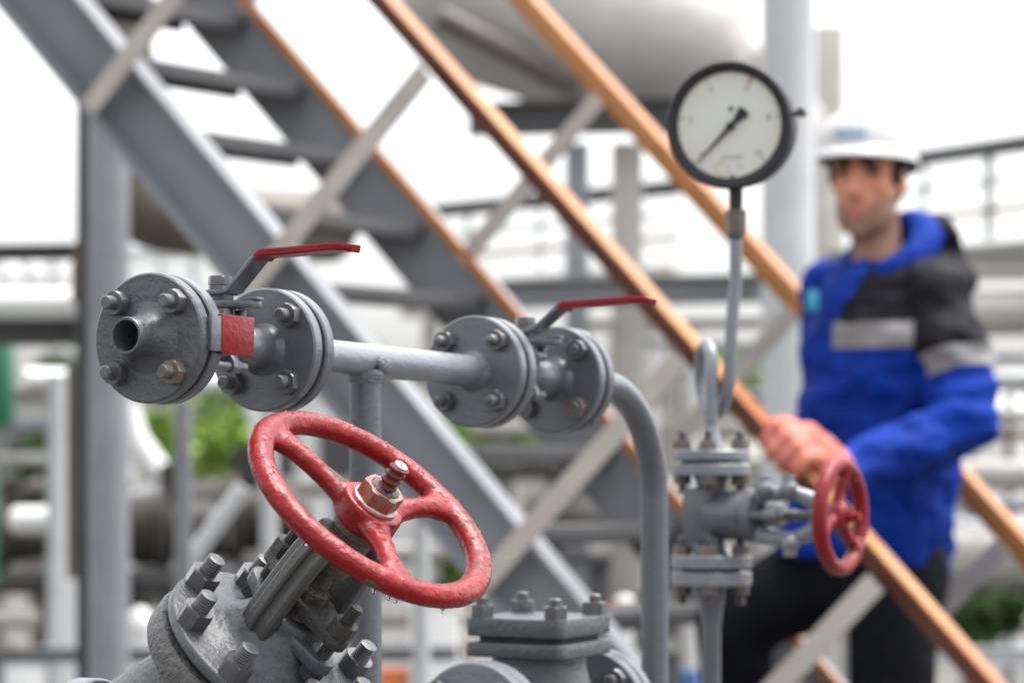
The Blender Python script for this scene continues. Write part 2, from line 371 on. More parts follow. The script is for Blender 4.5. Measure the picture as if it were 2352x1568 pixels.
def ball_valve(s0, L, label, group, plate_bolts, mode, rise=0.031, reach=0.145, droop=0.0):
    t = thing('ball_valve', label, 'ball valve', S(s0 + L / 2), group)
    MB().lathe(S(s0), u, disc(FT + GAP, 0.0350, FR), 72).build('flange', 'grey', t)
    MB().lathe(S(s0), u, disc(L, L + FT, FR), 72).build('flange', 'grey', t)
    MB().lathe(S(s0), u, disc(L + FT, L + FT + GAP, 0.036, 0.0006), 40).build('gasket', 'gasket', t)
    MB().lathe(S(s0), u, [(0.034, 0.028), (0.040, 0.0215), (0.048, 0.0180), (0.058, 0.018), (0.066, 0.021), (0.074, 0.0225), (0.076, 0.0222), (L - 0.088, 0.0222), (L - 0.086, 0.0225), (L - 0.075, 0.0215), (L - 0.066, 0.0205), (L - 0.062, 0.0170),
               (L - 0.050, 0.0160), (L - 0.042, 0.0165), (L - 0.034, 0.0190), (L - 0.026, 0.0200), (L - 0.018, 0.0192), (L - 0.010, 0.0185), (L - 0.004, 0.0205), (L + 0.001, 0.026)], 48).build('valve_body', 'grey', t, ang=50)
    # end-cap lugs and the tie rods between them
    for ss in (0.066, L - 0.080):
        m = MB()
        for a in (45, 135, 225, 315):
            d = v * math.cos(R(a)) + k_ * math.sin(R(a)); e = u.cross(d)
            c = S(s0 + ss)
            pts = [(0.015, -0.010), (0.028, -0.0075), (0.034, -0.004), (0.0355, 0.0), (0.034, 0.004), (0.028, 0.0075), (0.015, 0.010)]
            m.prism(pts, c, d, e, d.cross(e), -0.0055, 0.0055, 0.0012)
        m.build('end_cap_lug', 'grey', t)
    for a in (45, 135, 225, 315):
        d = v * math.cos(R(a)) + k_ * math.sin(R(a))
        p = S(s0 + 0.060) + d * 0.0285
        b = MB().lathe(p, u, [(0, 0.0042), (L - 0.120, 0.0042)], 16)
        b.hexa(p + u * (L - 0.136), u, 0.0115, 0.0, 0.006, 0.3).hexa(p + u * 0.0, -u, 0.0115, 0.0, 0.006, 0.3)
        b.build('tie_rod', 'grey', t)
    c = S(s0 + 0.111)
    # top pad, stem, stop plate and nut
    m = MB().lathe(c, k_, [(0.018, 0.015), (0.028, 0.0125), (0.033, 0.012)], 28)
    m.build('stem_neck', 'grey', t)
    m = MB().prism([(-0.030, -0.011), (0.012, -0.016), (0.024, -0.014), (0.040, -0.009), (0.043, 0.0), (0.040, 0.009), (0.024, 0.014), (0.012, 0.016), (-0.030, 0.011)], c, v, u, v.cross(u), 0.033, 0.0395, 0.001)
    m.prism([(0.029, -0.006), (0.044, -0.006), (0.044, 0.006), (0.029, 0.006)], c, v, u, v.cross(u), 0.0395, 0.0425, 0.0008)
    m.build('stop_plate', 'grey', t)
    m = MB().lathe(c, k_, [(0.033, 0.0095), (0.043, 0.0095), (0.043, 0.0075), (0.060, 0.0075)], 24)
    m.box(c + k_ * 0.0455 + v * 0.002, v, u, k_, 0.008, 0.008, 0.006, 0.001)
    so = m.build('stem', 'grey', t)
    m = MB().hexa(c, k_, 0.0205, 0.0500, 0.0540, 0.2).hexa(c, k_, 0.0205, 0.0545, 0.0625, 0.35)
    m.build('nut', 'nut', so, ang=25)
    # lever: flat bar, cranked up and run out square to the pipe
    hw = 0.0125; th = 0.0021
    path = [(-0.016, 0.0475), (0.010, 0.0475), (0.016, 0.0495), (0.044, 0.0475 + rise), (0.050, 0.0475 + rise + 0.003)]
    def lev(path, hw_, th_, name, mat, par):
        secs = []
        for i, (a, b) in enumerate(path):
            q0 = path[max(i - 1, 0)]; q1 = path[min(i + 1, len(path) - 1)]
            tv = (v * (q1[0] - q0[0]) + k_ * (q1[1] - q0[1])).normalized(); nn = tv.cross(u).normalized()
            p = c + v * a + k_ * b
            wv = hw_[i] if isinstance(hw_, list) else hw_
            secs.append([p + u * wv + nn * th_ * .6, p + u * (wv - .0008) + nn * th_, p - u * (wv - .0008) + nn * th_, p - u * wv + nn * th_ * .6,
                         p - u * wv - nn * th_ * .6, p - u * (wv - .0008) - nn * th_, p + u * (wv - .0008) - nn * th_, p + u * wv - nn * th_ * .6])
        return MB().loft(secs).build(name, mat, par, ang=30)
    lv = lev(path, hw, th, 'lever', 'grey', t)
    top = 0.0475 + rise + 0.003
    grip = [(0.0455, top - 0.0035), (0.051, top + 0.0002), (0.080, top + 0.001), (reach - 0.022, top + 0.0035), (reach - 0.006, top + 0.003), (reach, top + 0.0015 - droop)]
    lev(grip, [0.0132, 0.0132, 0.013, 0.0125, 0.011, 0.007], 0.0034, 'grip', 'red_flat', lv)
    # gland screws on the pad
    for du in (-0.013, 0.013):
        MB().hexa(c + u * du + v * 0.014, k_, 0.0105, 0.024, 0.032, 0.1).build('gland_screw', 'grey', t)
    flange_bolts(t, s0 + L, -1, af=0.0205, nh=0.0105, sr=0.0062, sl=0.011 if mode == 0 else 0.002, style='flat', sm='stud', nm='nut', rust=bool(mode))
    return t
VG = 'lever ball valves of the grey manifold'
LA, LB = 0.1825, L4 - 0.572
ball_valve(0.0, LA, 'grey ball valve right behind the open nozzle with the higher red lever', VG, None, 0)
S3 = 0.572
ball_valve(S3, LB, 'grey ball valve between the straight pipe and the downturned bend with smaller red lever', VG, None, 1, rise=0.024, reach=0.152, droop=0.001)

# tee pipe between the valves
t3 = thing('tee_pipe', 'straight grey pipe with a flange at each end and a standing leg below it', 'pipe', S(0.36) - UP * 0.9)
MB().lathe(S(LA), u, disc(FT + GAP, 0.0345, FR), 72).build('flange', 'grey', t3)
MB().lathe(S(S3), u, disc(0, FT, FR), 72).build('flange', 'grey', t3)
MB().lathe(S(S3), u, disc(FT, FT + GAP, 0.036, 0.0006), 40).build('gasket', 'gasket', t3)
PR = 0.0162
MB().lathe(S(0), u, [(LA + 0.030, PR), (0.572, PR)], 40).build('pipe', 'grey_lt', t3)
for ss, sg in ((LA + 0.0335, 1), (0.572, -1)):
    MB().lathe(S(ss), u * sg, [(-0.001, 0.022), (0.002, 0.0205), (0.005, 0.0180), (0.008, 0.0161)], 40).build('weld_bead', 'weld', t3, ang=60)
lg = S(0.363)
MB().tube([lg - UP * 0.01, lg - UP * 0.2, lg - UP * 1.55], 0.0158, 32).build('support_leg', 'grey', t3)
w_ = MB().lathe(lg, -UP, [(0.010, 0.0195), (0.016, 0.0195), (0.020, 0.0172), (0.023, 0.0160)], 32)
w_.ell(lg + v * 0.017 - UP * 0.004 + u * 0.006, v, u, UP, 0.006, 0.011, 0.010)
w_.build('weld_bead', 'weld', t3, ang=60)
flange_bolts(t3, S3, -1, af=0.020, nh=0.010, sr=0.0058, sl=0.011, style='dome')

# bent pipe
t5 = thing('bent_pipe', 'grey pipe bending down from the last flange of the manifold', 'pipe', S(0.99) - UP * 0.9)
MB().lathe(S(L4), u, disc(FT + GAP, 0.0345, FR), 72).build('flange', 'grey', t5)
pts = [S(L4 + 0.03)]
se, RB = 0.990, 0.125
for i in range(17):
    a = R(90 * i / 16)
    pts.append(S(se - RB) + u * (RB * math.sin(a)) - UP * (RB * (1 - math.cos(a))))
pts += [S(se) - UP * (RB + 0.1), S(se) - UP * (RB + 1.3)]
MB().tube(pts, 0.0158, 32).build('pipe', 'grey', t5)
MB().lathe(S(L4 + 0.0335), u, [(-0.001, 0.021), (0.003, 0.0195), (0.007, 0.0158)], 36).build('weld_bead', 'weld', t5, ang=60)

# ------------------------------------------------------------------ big gate valve with the red handwheel
C0 = W(852, 1166, 2.85)
n = V((0.545, -0.385, 0.745)).normalized()
e1 = V((0.81, 0, -0.588)); e1 = (e1 - n * e1.dot(n)).normalized(); e2 = n.cross(e1)
O = C0 - n * 0.168
def G(h, a=0, r=0): return O + n * h + (e1 * math.cos(R(a)) + e2 * math.sin(R(a))) * r
gv = thing('gate_valve', 'large grey gate valve on a tilted stem with a big red handwheel', 'gate valve', G(-0.30))
m = MB(); seg = 96; prev = None; first = None
rings = []
for i in range(seg):
    a = 360 * i / seg; c = G(0.168, a, 0.1120); rd = (c - G(0.168)).normalized()
    rings.append([m.bm.verts.new(c + rd * (math.cos(2 * math.pi * j / 20) * 0.0122) + n * (math.sin(2 * math.pi * j / 20) * 0.0102)) for j in range(20)])
for i in range(seg): m.bridge(rings[i], rings[(i + 1) % seg])
m.lathe(O, n, [(0.150, 0.026), (0.153, 0.0300), (0.171, 0.0300), (0.1745, 0.0285)], 40)
for a in (178, 62, -58):
    x = (e1 * math.cos(R(a)) + e2 * math.sin(R(a))); y = n.cross(x)
    secs = []
    for rr, hw, ht, hh in ((0.012, 0.020, 0.0105, 0.162), (0.028, 0.016, 0.0102, 0.163), (0.045, 0.0118, 0.0095, 0.165), (0.065, 0.0100, 0.0090, 0.167), (0.083, 0.0112, 0.0090, 0.168), (0.096, 0.017, 0.009, 0.168), (0.110, 0.030, 0.0085, 0.168)):
        secs.append([O + n * (hh + math.sin(2 * math.pi * j / 16) * ht) + x * rr + y * (math.cos(2 * math.pi * j / 16) * hw) for j in range(16)])
    m.loft(secs)
m.remesh(0.0016, 7)
for vv in m.bm.verts:   # uneven hand-painted casting
    nn = mnoise.noise(vv.co * 70) * 0.0005 + mnoise.noise(vv.co * 200) * 0.00022
    vv.co += vv.normal * nn
wheel_samples = [(f.calc_center_median().copy(), f.normal.copy()) for f in m.bm.faces if f.normal.z > 0.05]
hw_o = m.build('handwheel', 'red', gv, ang=180)
m = MB()
random.shuffle(wheel_samples)
for c, nn in wheel_samples[:650]:
    r = random.choice((0.0005, 0.0006, 0.0007, 0.0009, 0.0011, 0.0015)); X, Y, A = orth(nn)
    m.ell(c, X, Y, A, r * random.uniform(.8, 1.3), r * random.uniform(.8, 1.3), r * 0.62, 8, 6)
for dx in (0.0, 0.006, -0.012, 0.05, -0.07):
    p = G(0.168, -62 + dx * 600, 0.117) - n * 0.004
    m.ell(p - UP * 0.006, (1, 0, 0), (0, 1, 0), UP, 0.0021, 0.0021, 0.003, 10, 8)
stuff(m.build('raindrops', 'water', hw_o, ang=180), 'stuff')
MB().lathe(O, n, [(0.1735, 0.0215), (0.1765, 0.0215), (0.177, 0.0205)], 32).build('washer', 'washer', hw_o)
MB().hexa(O, n, 0.0350, 0.1768, 0.1915, 0.25, 0.05).build('nut', 'brass', hw_o, ang=25)
m = MB().thread(O, n, 0.185, 0.2175, 0.0090, 0.0068, 0.0026, 32)
m.lathe(O, n, [(0.03, 0.0082), (0.185, 0.0082)], 24)
m.build('stem', 'thread_red', gv, ang=40)
MB().lathe(O, n, [(0.189, 0.0150), (0.1922, 0.0140), (0.1935, 0.0112), (0.1942, 0.0085)], 28).build('grease_collar', 'grease_red', gv, ang=80)
MB().lathe(O, n, [(0.2160, 0.0064), (0.2182, 0.0062), (0.2182, 0.0016), (0.2165, 0.0014)], 24).build('stem_tip', 'washer', gv)
MB().lathe(O, n, [(0.100, 0.0185), (0.106, 0.0205), (0.140, 0.0205), (0.1425, 0.0225), (0.1495, 0.0225)], 40).build('yoke_sleeve', 'sleeve', gv)
MB().lathe(O, n, [(0.040, 0.0215), (0.052, 0.0195), (0.075, 0.0175), (0.078, 0.0125), (0.103, 0.0118)], 32).build('gland', 'greasy', gv)
ga = -36
gx = (e1 * math.cos(R(ga)) + e2 * math.sin(R(ga))); gy = n.cross(gx)
oval = []
def ovalpoly(L_, w_, wc):
    pts = []
    for i in range(9):
        a = R(-90 + 180 * i / 8); pts.append((L_ + w_ * math.cos(a), w_ * math.sin(a)))
    pts.append((0.012, wc)); pts.append((-0.012, wc))
    for i in range(9):
        a = R(90 + 180 * i / 8); pts.append((-L_ + w_ * math.cos(a), w_ * math.sin(a)))
    pts += [(-0.012, -wc), (0.012, -wc)]
    return pts
MB().prism(ovalpoly(0.052, 0.0135, 0.026), O, gx, gy, n, 0.026, 0.039, 0.002).build('bonnet_lug', 'grey_cast', gv)
MB().prism(ovalpoly(0.052, 0.0125, 0.022), O, gx, gy, n, 0.054, 0.066, 0.002).build('gland_plate', 'dusty_iron', gv)
for sgn in (1, -1):
    p = O + gx * (0.052 * sgn)
    b = MB().thread(p, n, 0.012, 0.098, 0.0062, 0.0026, 0.0011).build('gland_bolt', 'dusty_iron', gv)
    MB().hexa(p, n, 0.0215, 0.066, 0.080, 0.3).build('nut', 'dusty_iron', b, ang=25)
    MB().hexa(p, -n, 0.0215, -0.026, -0.014, 0.5).build('nut', 'dusty_iron', b, ang=25)
for sgn in (1, -1):          # the two yoke arms, T-section
    d = gy * (-1 if sgn > 0 else 1); w = gx
    m = MB()
    def armsec(path, hw, ht, off):
        secs = []
        for (r, h) in path:
            c = O + n * h + d * (r + off)
            b = min(hw, ht) * 0.45
            secs.append([c + w * x + d * y for x, y in ((hw - b, ht), (-hw + b, ht), (-hw, ht - b), (-hw, -ht + b), (-hw + b, -ht), (hw - b, -ht), (hw, -ht + b), (hw, ht - b))])
        m.loft(secs)
    path = [(0.031, 0.014), (0.036, 0.024), (0.0375, 0.036), (0.036, 0.080), (0.034, 0.106), (0.030, 0.124), (0.020, 0.138)]
    armsec(path, 0.0185, 0.0065, 0)
    armsec(path[1:], 0.0060, 0.004, 0.0092)
    m.remesh(0.0008, 2)
    m.build('yoke_arm', 'yoke', gv, ang=180)
m = MB().lathe(O, n, [(-0.012, 0.02), (-0.012, 0.099), (-0.010, 0.1015), (-0.002, 0.1015), (0.0, 0.100), (0.0015, 0.078), (0.004, 0.062), (0.009, 0.053), (0.016, 0.047), (0.024, 0.042), (0.032, 0.036), (0.044, 0.0335), (0.046, 0.030), (0.046, 0.01)], 80)
m.ell(G(0.010, -126, 0.037), gx, gy, n, 0.021, 0.012, 0.016); m.ell(G(0.010, 54, 0.037), gx, gy, n, 0.021, 0.012, 0.016)
m.remesh(0.0018, 3)
m.build('bonnet', 'grey_cast', gv, ang=180)
MB().lathe(O, n, disc(-0.0165, -0.012, 0.090, 0.001), 64).build('gasket', 'gasket', gv)
m = MB().lathe(O, n, [(-0.25, 0.02), (-0.25, 0.085), (-0.14, 0.105), (-0.08, 0.085), (-0.055, 0.07), (-0.046, 0.075), (-0.044, 0.102), (-0.040, 0.1045), (-0.022, 0.1045), (-0.0172, 0.1025), (-0.0165, 0.09), (-0.0165, 0.02)], 80)
m.build('valve_body', 'grey_rough', gv, ang=40)
for i in range(8):
    a = 127 + 45 * i
    bolt(gv, G(0.0, a, 0.0865), n, af=0.0265, nh=0.0175, sr=0.0084, sl=0.016, thread=True, rot=R(a) * 1.3, nm='nut')
# inlet flange showing at the lower edge
ic = W(205, 1711, 2.92)
m = MB().lathe(ic, v, disc(-0.012, 0.010, 0.0605, 0.002), 56)
m.tube([ic, ic + v * 0.05, O - n * 0.17], 0.034, 28)
m.build('inlet_flange', 'grey_lt', gv)

# ------------------------------------------------------------------ square covered valve in the lower middle
cc = W(1238, 1413, 3.5)
uh = V((u.x, u.y, 0)).normalized(); vh = uh.cross(UP)
tl = UP.lerp(vh * 0.3, 0.0)
cv = thing('check_valve', 'grey valve body with a square bolted cover standing low in the middle', 'check valve', cc - UP * 0.25)
zt = (UP - uh * 0.018 + vh * 0.006).normalized(); xt = (uh - zt * uh.dot(zt)).normalized(); yt = zt.cross(xt)
def rsq(s, c, wob=0.0):
    pts = []
    for (sx, sy, a0) in ((1, 1, 0), (-1, 1, 90), (-1, -1, 180), (1, -1, 270)):
        for i in range(4):
            a = R(a0 + 90 * i / 3); pts.append((sx * (s - c) + c * math.cos(a), sy * (s - c) + c * math.sin(a)))
    return pts
MB().prism(rsq(0.0590, 0.010), cc, xt, yt, zt, -0.0195, 0.0, 0.0012).build('cover_plate', 'grey_cast', cv)
MB().prism(rsq(0.050, 0.012), cc, xt, yt, zt, -0.0265, -0.0195).build('gasket', 'gasket', cv)
MB().prism(rsq(0.0595, 0.010), cc, xt, yt, zt, -0.0415, -0.0262, 0.0012).build('body_flange', 'grey_cast', cv)
for sx in (1, -1):
    for sy in (1, -1):
        bolt(cv, cc + xt * (sx * 0.0445) + yt * (sy * 0.0445), zt, af=0.0235, nh=0.0135, sr=0.0066, sl=0.009)
m = MB().lathe(cc, -zt, [(0.040, 0.052), (0.050, 0.050), (0.075, 0.056), (0.115, 0.062), (0.16, 0.055), (0.19, 0.03)], 48)
m.tube([cc - zt * 0.112 - uh * 0.15, cc - zt * 0.112 + uh * 0.15], 0.036, 36)
m.remesh(0.004, 5).build('valve_body', 'grey_cast', cv, ang=180)
for sg in (-1, 1):
    c = cc - UP * 0.112 + uh * (0.125 * sg)
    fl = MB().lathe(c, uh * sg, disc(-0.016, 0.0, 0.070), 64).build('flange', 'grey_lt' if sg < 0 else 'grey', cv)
    MB().lathe(c, uh * sg, disc(0.0, 0.0035, 0.05, 0.0006), 48).build('gasket', 'gasket', cv)
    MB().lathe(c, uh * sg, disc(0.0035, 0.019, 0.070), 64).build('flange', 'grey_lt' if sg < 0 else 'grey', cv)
    MB().tube([c + uh * (0.015 * sg), c + uh * (0.05 * sg) - UP * 0.0, c + uh * (0.10 * sg) - UP * 0.10, c + uh * (0.10 * sg) - UP * 0.9], 0.027, 28).build('pipe', 'grey', cv)
    for a in (45, 135, 225, 315):
        d = vh * math.cos(R(a)) + UP * math.sin(R(a))
        bolt(cv, c + uh * (0.019 * sg if sg < 0 else -0.016) + d * 0.0535, -uh, af=0.024, nh=0.012, sr=0.0068, sl=0.009)

# ------------------------------------------------------------------ gauge line: valve, siphon, gauge
GD = 4.1
def q(x, y, d=GD): return W(x, y, d)
gl = thing('needle_valve', 'flanged grey valve with a small chipped red handwheel on its side below the gauge', 'needle valve', q(1634, 1345) - UP * 0.1)
ax = q(1634, 1182)
def fl2(y0, y1, r, name='flange', mat='grey_lt'):
    z0 = q(1634, y1).z - ax.z; z1 = q(1634, y0).z - ax.z
    return MB().lathe(ax, UP, disc(z0, z1, r, 0.0016), 56).build(name, mat, gl)
fl2(1033, 1057, 0.0485); fl2(1064, 1091, 0.0490); fl2(1274, 1304, 0.0505); fl2(1312, 1343, 0.0505)
zz = lambda y: q(1634, y).z - ax.z
MB().lathe(ax, UP, [(zz(1065), 0.037), (zz(1056), 0.037)], 40).build('gasket', 'gasket', gl)
MB().lathe(ax, UP, [(zz(1313), 0.037), (zz(1303), 0.037)], 40).build('gasket', 'gasket', gl)
m = MB().lathe(ax, UP, [(zz(1275), 0.024), (zz(1262), 0.019), (zz(1225), 0.018), (zz(1218), 0.024), (zz(1148), 0.024), (zz(1140), 0.0185), (zz(1105), 0.019), (zz(1090), 0.024)], 40)
m.box(ax - vh * 0.010 + UP * 0.0, vh, uh, UP, 0.020, 0.024, 0.034, 0.004)
m.lathe(ax, vh, [(0.0, 0.030), (0.030, 0.031), (0.044, 0.031), (0.050, 0.029), (0.052, 0.034), (0.066, 0.034), (0.070, 0.026)], 40)
m.build('valve_body', 'grey', gl, ang=40)
# bonnet yoke and gland studs
m = MB()
for sg in (1, -1):
    sidev = (UP * sg * 1.0 + uh * -0.35).normalized()
    m.tube([ax + vh * 0.066 + sidev * 0.022, ax + vh * 0.082 + sidev * 0.029, ax + vh * 0.118 + sidev * 0.030, ax + vh * 0.138 + sidev * 0.022, ax + vh * 0.150 + sidev * 0.010], [0.012, 0.010, 0.0095, 0.011, 0.012], 16)
m.lathe(ax, vh, [(0.140, 0.012), (0.143, 0.0185), (0.158, 0.0185), (0.160, 0.014), (0.166, 0.0135), (0.166, 0.009)], 28)
m.remesh(0.0022, 4).build('yoke', 'grey_lt', gl, ang=180)
MB().lathe(ax, vh, [(0.06, 0.006), (0.190, 0.006)], 16).build('stem', 'stud', gl)
m = MB().prism(ovalpoly(0.028, 0.009, 0.014), ax, uh, UP, vh, 0.086, 0.094, 0.001)
m.lathe(ax, vh, [(0.068, 0.014), (0.096, 0.012)], 20)
m.build('gland_plate', 'grey', gl)
for sg in (1, -1):
    p = ax + uh * (0.028 * sg)
    b = MB().lathe(p, vh, [(0.066, 0.0048), (0.112, 0.0048)], 16).build('gland_bolt', 'stud', gl)
    MB().hexa(p, vh, 0.016, 0.094, 0.104).build('nut', 'grey', b, ang=25)
for sg, aa in ((1, 0.010), (1, 0.044), (-1, 0.046)):
    p = ax + vh * (0.072 + aa) + UP * (0.034 * sg) - uh * 0.022
    MB().sph(p, 0.0115, 14, 10).hexa(p, UP * sg, 0.016, 0.004, 0.016).build('eye_bolt', 'grey_lt', gl)
# small handwheel
hc = ax + vh * 0.176
m = MB(); RW = 0.064
rp = [hc + uh * (RW * math.cos(2 * math.pi * i / 64)) + UP * (RW * math.sin(2 * math.pi * i / 64)) for i in range(64)]
m.tube(rp, 0.0098, 18, closed=True)
m.lathe(hc, vh, [(-0.022, 0.012), (-0.018, 0.016), (0.004, 0.018), (0.010, 0.014)], 28)
for a in (78, 198, 318):
    d = uh * math.cos(R(a)) + UP * math.sin(R(a))
    m.tube([hc - vh * 0.004 + d * 0.008, hc - vh * 0.004 + d * 0.03, hc + d * 0.05, hc + d * 0.064], [0.0095, 0.0075, 0.0075, 0.011], 14)
m.remesh(0.0022, 5)
hw2 = m.build('handwheel', 'red_chip', gl, ang=180)
MB().hexa(hc, vh, 0.015, 0.009, 0.017).lathe(hc, vh, [(0.016, 0.0052), (0.026, 0.0052)], 16).build('nut', 'red_chip', hw2, ang=25)
for yb, sg in ((1033, 1), (1091, -1), (1274, 1), (1343, -1)):
    for a in (20, 110, 200, 290):
        p = ax + UP * zz(yb) + (vh * math.cos(R(a)) + uh * math.sin(R(a))) * 0.0365
        bolt(gl, p, UP * sg, af=0.0205, nh=0.012, sr=0.006, sl=0.013 if sg > 0 else 0.012, nm='nut_rusty', thread=True)
MB().tube([ax + UP * zz(1343), ax - UP * 0.14, ax - UP * 1.2], [0.0185, 0.0118, 0.0118], 24).build('pipe', 'grey', gl)

sp = thing('siphon_pipe', 'pale grey looped siphon tube rising from the flanged valve to the gauge', 'siphon tube', q(1634, 1033))
base = q(1634, 1033); ztop = q(1634, 788).z; zbot = q(1634, 950).z; rc = (ztop - zbot) / 2; zc = (ztop + zbot) / 2
bx = base.x; ex = q(1686, 700).x; gyv = V((0, 1, 0))
pts = [base + UP * 0.0, V((bx, GD, zc - 0.02))]
NN = 40
for i in range(NN + 1):
    a = 2 * math.pi * i / NN
    xx = bx + (ex - 0.006 - bx) * (i / NN)
    pts.append(V((xx - 0.22 * (rc - rc * math.cos(a)), GD + rc - rc * math.cos(a), zc + rc * math.sin(a))))
top = q(1690, 545)
pts += [V((ex - 0.003, GD, zc + 0.07)), V((top.x, GD, zc + 0.12)), top]
MB().tube(pts, 0.0080, 20).build('tube', 'grey_lt', sp)
MB().lathe(base, UP, [(0, 0.019), (0.006, 0.0165), (0.012, 0.0115), (0.03, 0.0092)], 28).build('tube_collar', 'grey_lt', sp, ang=60)

pg = thing('pressure_gauge', 'round black rimmed pressure gauge with cream dial standing on the siphon tube', 'pressure gauge', top)
gc = q(1674, 287, GD - 0.02)
gn = V((-0.27, -0.955, -0.055)).normalized(); gxr = UP.cross(gn * -1).normalized() * -1
gxr = gn.cross(UP).normalized() * -1; gup = gn.cross(gxr) * 1
if gup.z < 0: gup = -gup
if gxr.x < 0: gxr = -gxr
GR = 0.0805
MB().lathe(gc, -gn, [(0.006, 0.0662), (0.001, 0.0662), (-0.0015, 0.0680), (-0.004, 0.0765), (-0.003, 0.0785), (0.002, GR), (0.012, GR), (0.014, 0.0785)], 80, caps=False).build('bezel', 'gauge_black', pg)
MB().lathe(gc, -gn, [(0.012, 0.0782), (0.050, 0.0782), (0.054, 0.0755), (0.054, 0.001)], 80).build('case', 'gauge_black', pg)
dl = MB().lathe(gc, -gn, [(0.0050, 0.0718), (0.0042, 0.0715), (0.0042, 0.0005)], 64).build('dial', 'dial', pg)
def gp(x, y, o=0.0): return gc + gn * (-0.0042 + o) + gxr * x + gup * y
def dial_poly(pts, name, mat, o=0.0004, th=0.0003, par=None):
    return MB().prism(pts, gp(0, 0, o), gxr, gup, gn, -th, th).build(name, mat, par or dl)
a = R(226); dx, dy = math.cos(a), math.sin(a); px_, py_ = -dy, dx
def along(l, w): return (dx * l + px_ * w, dy * l + py_ * w)
nd = MB().prism([along(0.062, 0.0005), along(0.0, 0.0030), along(-0.008, 0.0030), along(-0.026, 0.0085), along(-0.0285, 0.0), along(-0.026, -0.0085), along(-0.008, -0.0030), along(0.0, -0.0030), along(0.062, -0.0005)], gp(0.0015, -0.002, 0.003), gxr, gup, gn, -0.0006, 0.0006)
nd.lathe(gp(0.0015, -0.002, 0.003), gn, [(-0.002, 0.0055), (0.003, 0.0052)], 20)
nd.build('pointer', 'gauge_black', pg)
MB().lathe(gp(0.002, 0.020, 0.0004), gn, [(-0.001, 0.0036), (0.0004, 0.0034)], 16).build('screw', 'hole', dl)
MB().lathe(gp(0.003, -0.064, 0.0004), gn, [(-0.001, 0.0027), (0.0008, 0.0025)], 16).build('screw', 'ink', dl)
ticks = MB(); red = MB()
for i in range(51):
    aa = R(225 - 270 * i / 50); big = i % 10 == 0
    r0, r1 = (0.0580, 0.0695) if big else (0.066, 0.0695)
    cx_, sx_ = math.cos(aa), math.sin(aa); w = 0.0006 if big else 0.00016
    ps = [(cx_ * r0 - sx_ * w, sx_ * r0 + cx_ * w), (cx_ * r1 - sx_ * w, sx_ * r1 + cx_ * w), (cx_ * r1 + sx_ * w, sx_ * r1 - cx_ * w), (cx_ * r0 + sx_ * w, sx_ * r0 - cx_ * w)]
    ticks.prism(ps, gp(0, 0, 0.0004), gxr, gup, gn, -0.0002, 0.0002)
ticks.build('scale_marks', 'ink_soft', dl)
aa = R(64); cx_, sx_ = math.cos(aa), math.sin(aa)
dial_poly([(cx_ * r - sx_ * w, sx_ * r + cx_ * w) for r, w in ((0.056, 0.0016), (0.0705, 0.0016), (0.0705, -0.0016), (0.056, -0.0016))], 'red_mark', 'ink_red', 0.0012)
def text(s, x, y, size, mat, name='numeral'):
    cu = bpy.data.curves.new('t', 'FONT'); cu.body = s; cu.size = size; cu.align_x = 'CENTER'; cu.align_y = 'CENTER'
    o = bpy.data.objects.new('t', cu); sc.collection.objects.link(o)
    dg = bpy.context.evaluated_depsgraph_get(); dg.update()
    me = bpy.data.meshes.new_from_object(o.evaluated_get(dg)); bpy.data.objects.remove(o)
    me.name = name
    Mx = Matrix((gxr, gup, gn)).transposed().to_4x4()
    c = gp(x, y, 0.0012) - world_loc(dl)
    for vv in me.vertices: vv.co = c + gxr * vv.co.x + gup * vv.co.y
    me.materials.clear(); me.materials.append(M[mat])
    ob = bpy.data.objects.new(name, me); sc.collection.objects.link(ob); ob.parent = dl; LOC[ob] = world_loc(dl)
for i, s in enumerate(('0', '2', '4', '6', '8', '10')):
    aa = R(225 - 54 * i); text(s, math.cos(aa) * 0.0505, math.sin(aa) * 0.0505, 0.0105, 'ink_soft')
text('кгс/см²', 0.003, -0.040, 0.0085, 'ink_soft', 'unit_mark')
text('1,5', 0.012, -0.051, 0.007, 'ink_soft', 'class_mark')
m = MB(); lp = [gp(-0.010 + 0.008 * math.cos(2 * math.pi * i / 24), -0.053 + 0.008 * math.sin(2 * math.pi * i / 24), 0.0006) for i in range(24)]
m.tube(lp, 0.0007, 6, closed=True); m.build('maker_mark', 'ink_logo', dl)
# lug, neck and fitting
lgp = gc - gn * 0.024 + (gxr * 0.985 + gup * 0.17) * 0.080
m = MB().tube([lgp - gxr * 0.004, lgp + gxr * 0.012, lgp + gxr * 0.013], [0.0045, 0.004, 0.004], 14)
m.lathe(lgp + gxr * 0.009, gn, [(-0.008, 0.006), (0.008, 0.006)], 14)
m.build('bezel_lug', 'fitting', pg)
neckx = top.x; gb = V((neckx, GD, q(1690, 430).z))
MB().tube([V((neckx, GD, gc.z - 0.070)), V((neckx, GD, q(1690, 470).z)), V((neckx, GD, q(1690, 490).z))], [0.0092, 0.0085, 0.0080], 24).build('neck', 'gauge_black', pg)
nb = V((neckx, GD, q(1690, 542).z)); nhh = q(1690, 482).z - nb.z
m = MB().hexa(nb, UP, 0.0235, 0.002, nhh, 0.25, 0.1)
m.lathe(nb, UP, [(-0.004, 0.0095), (0.004, 0.0105)], 24)
m.build('union_nut', 'fitting', pg, ang=25)

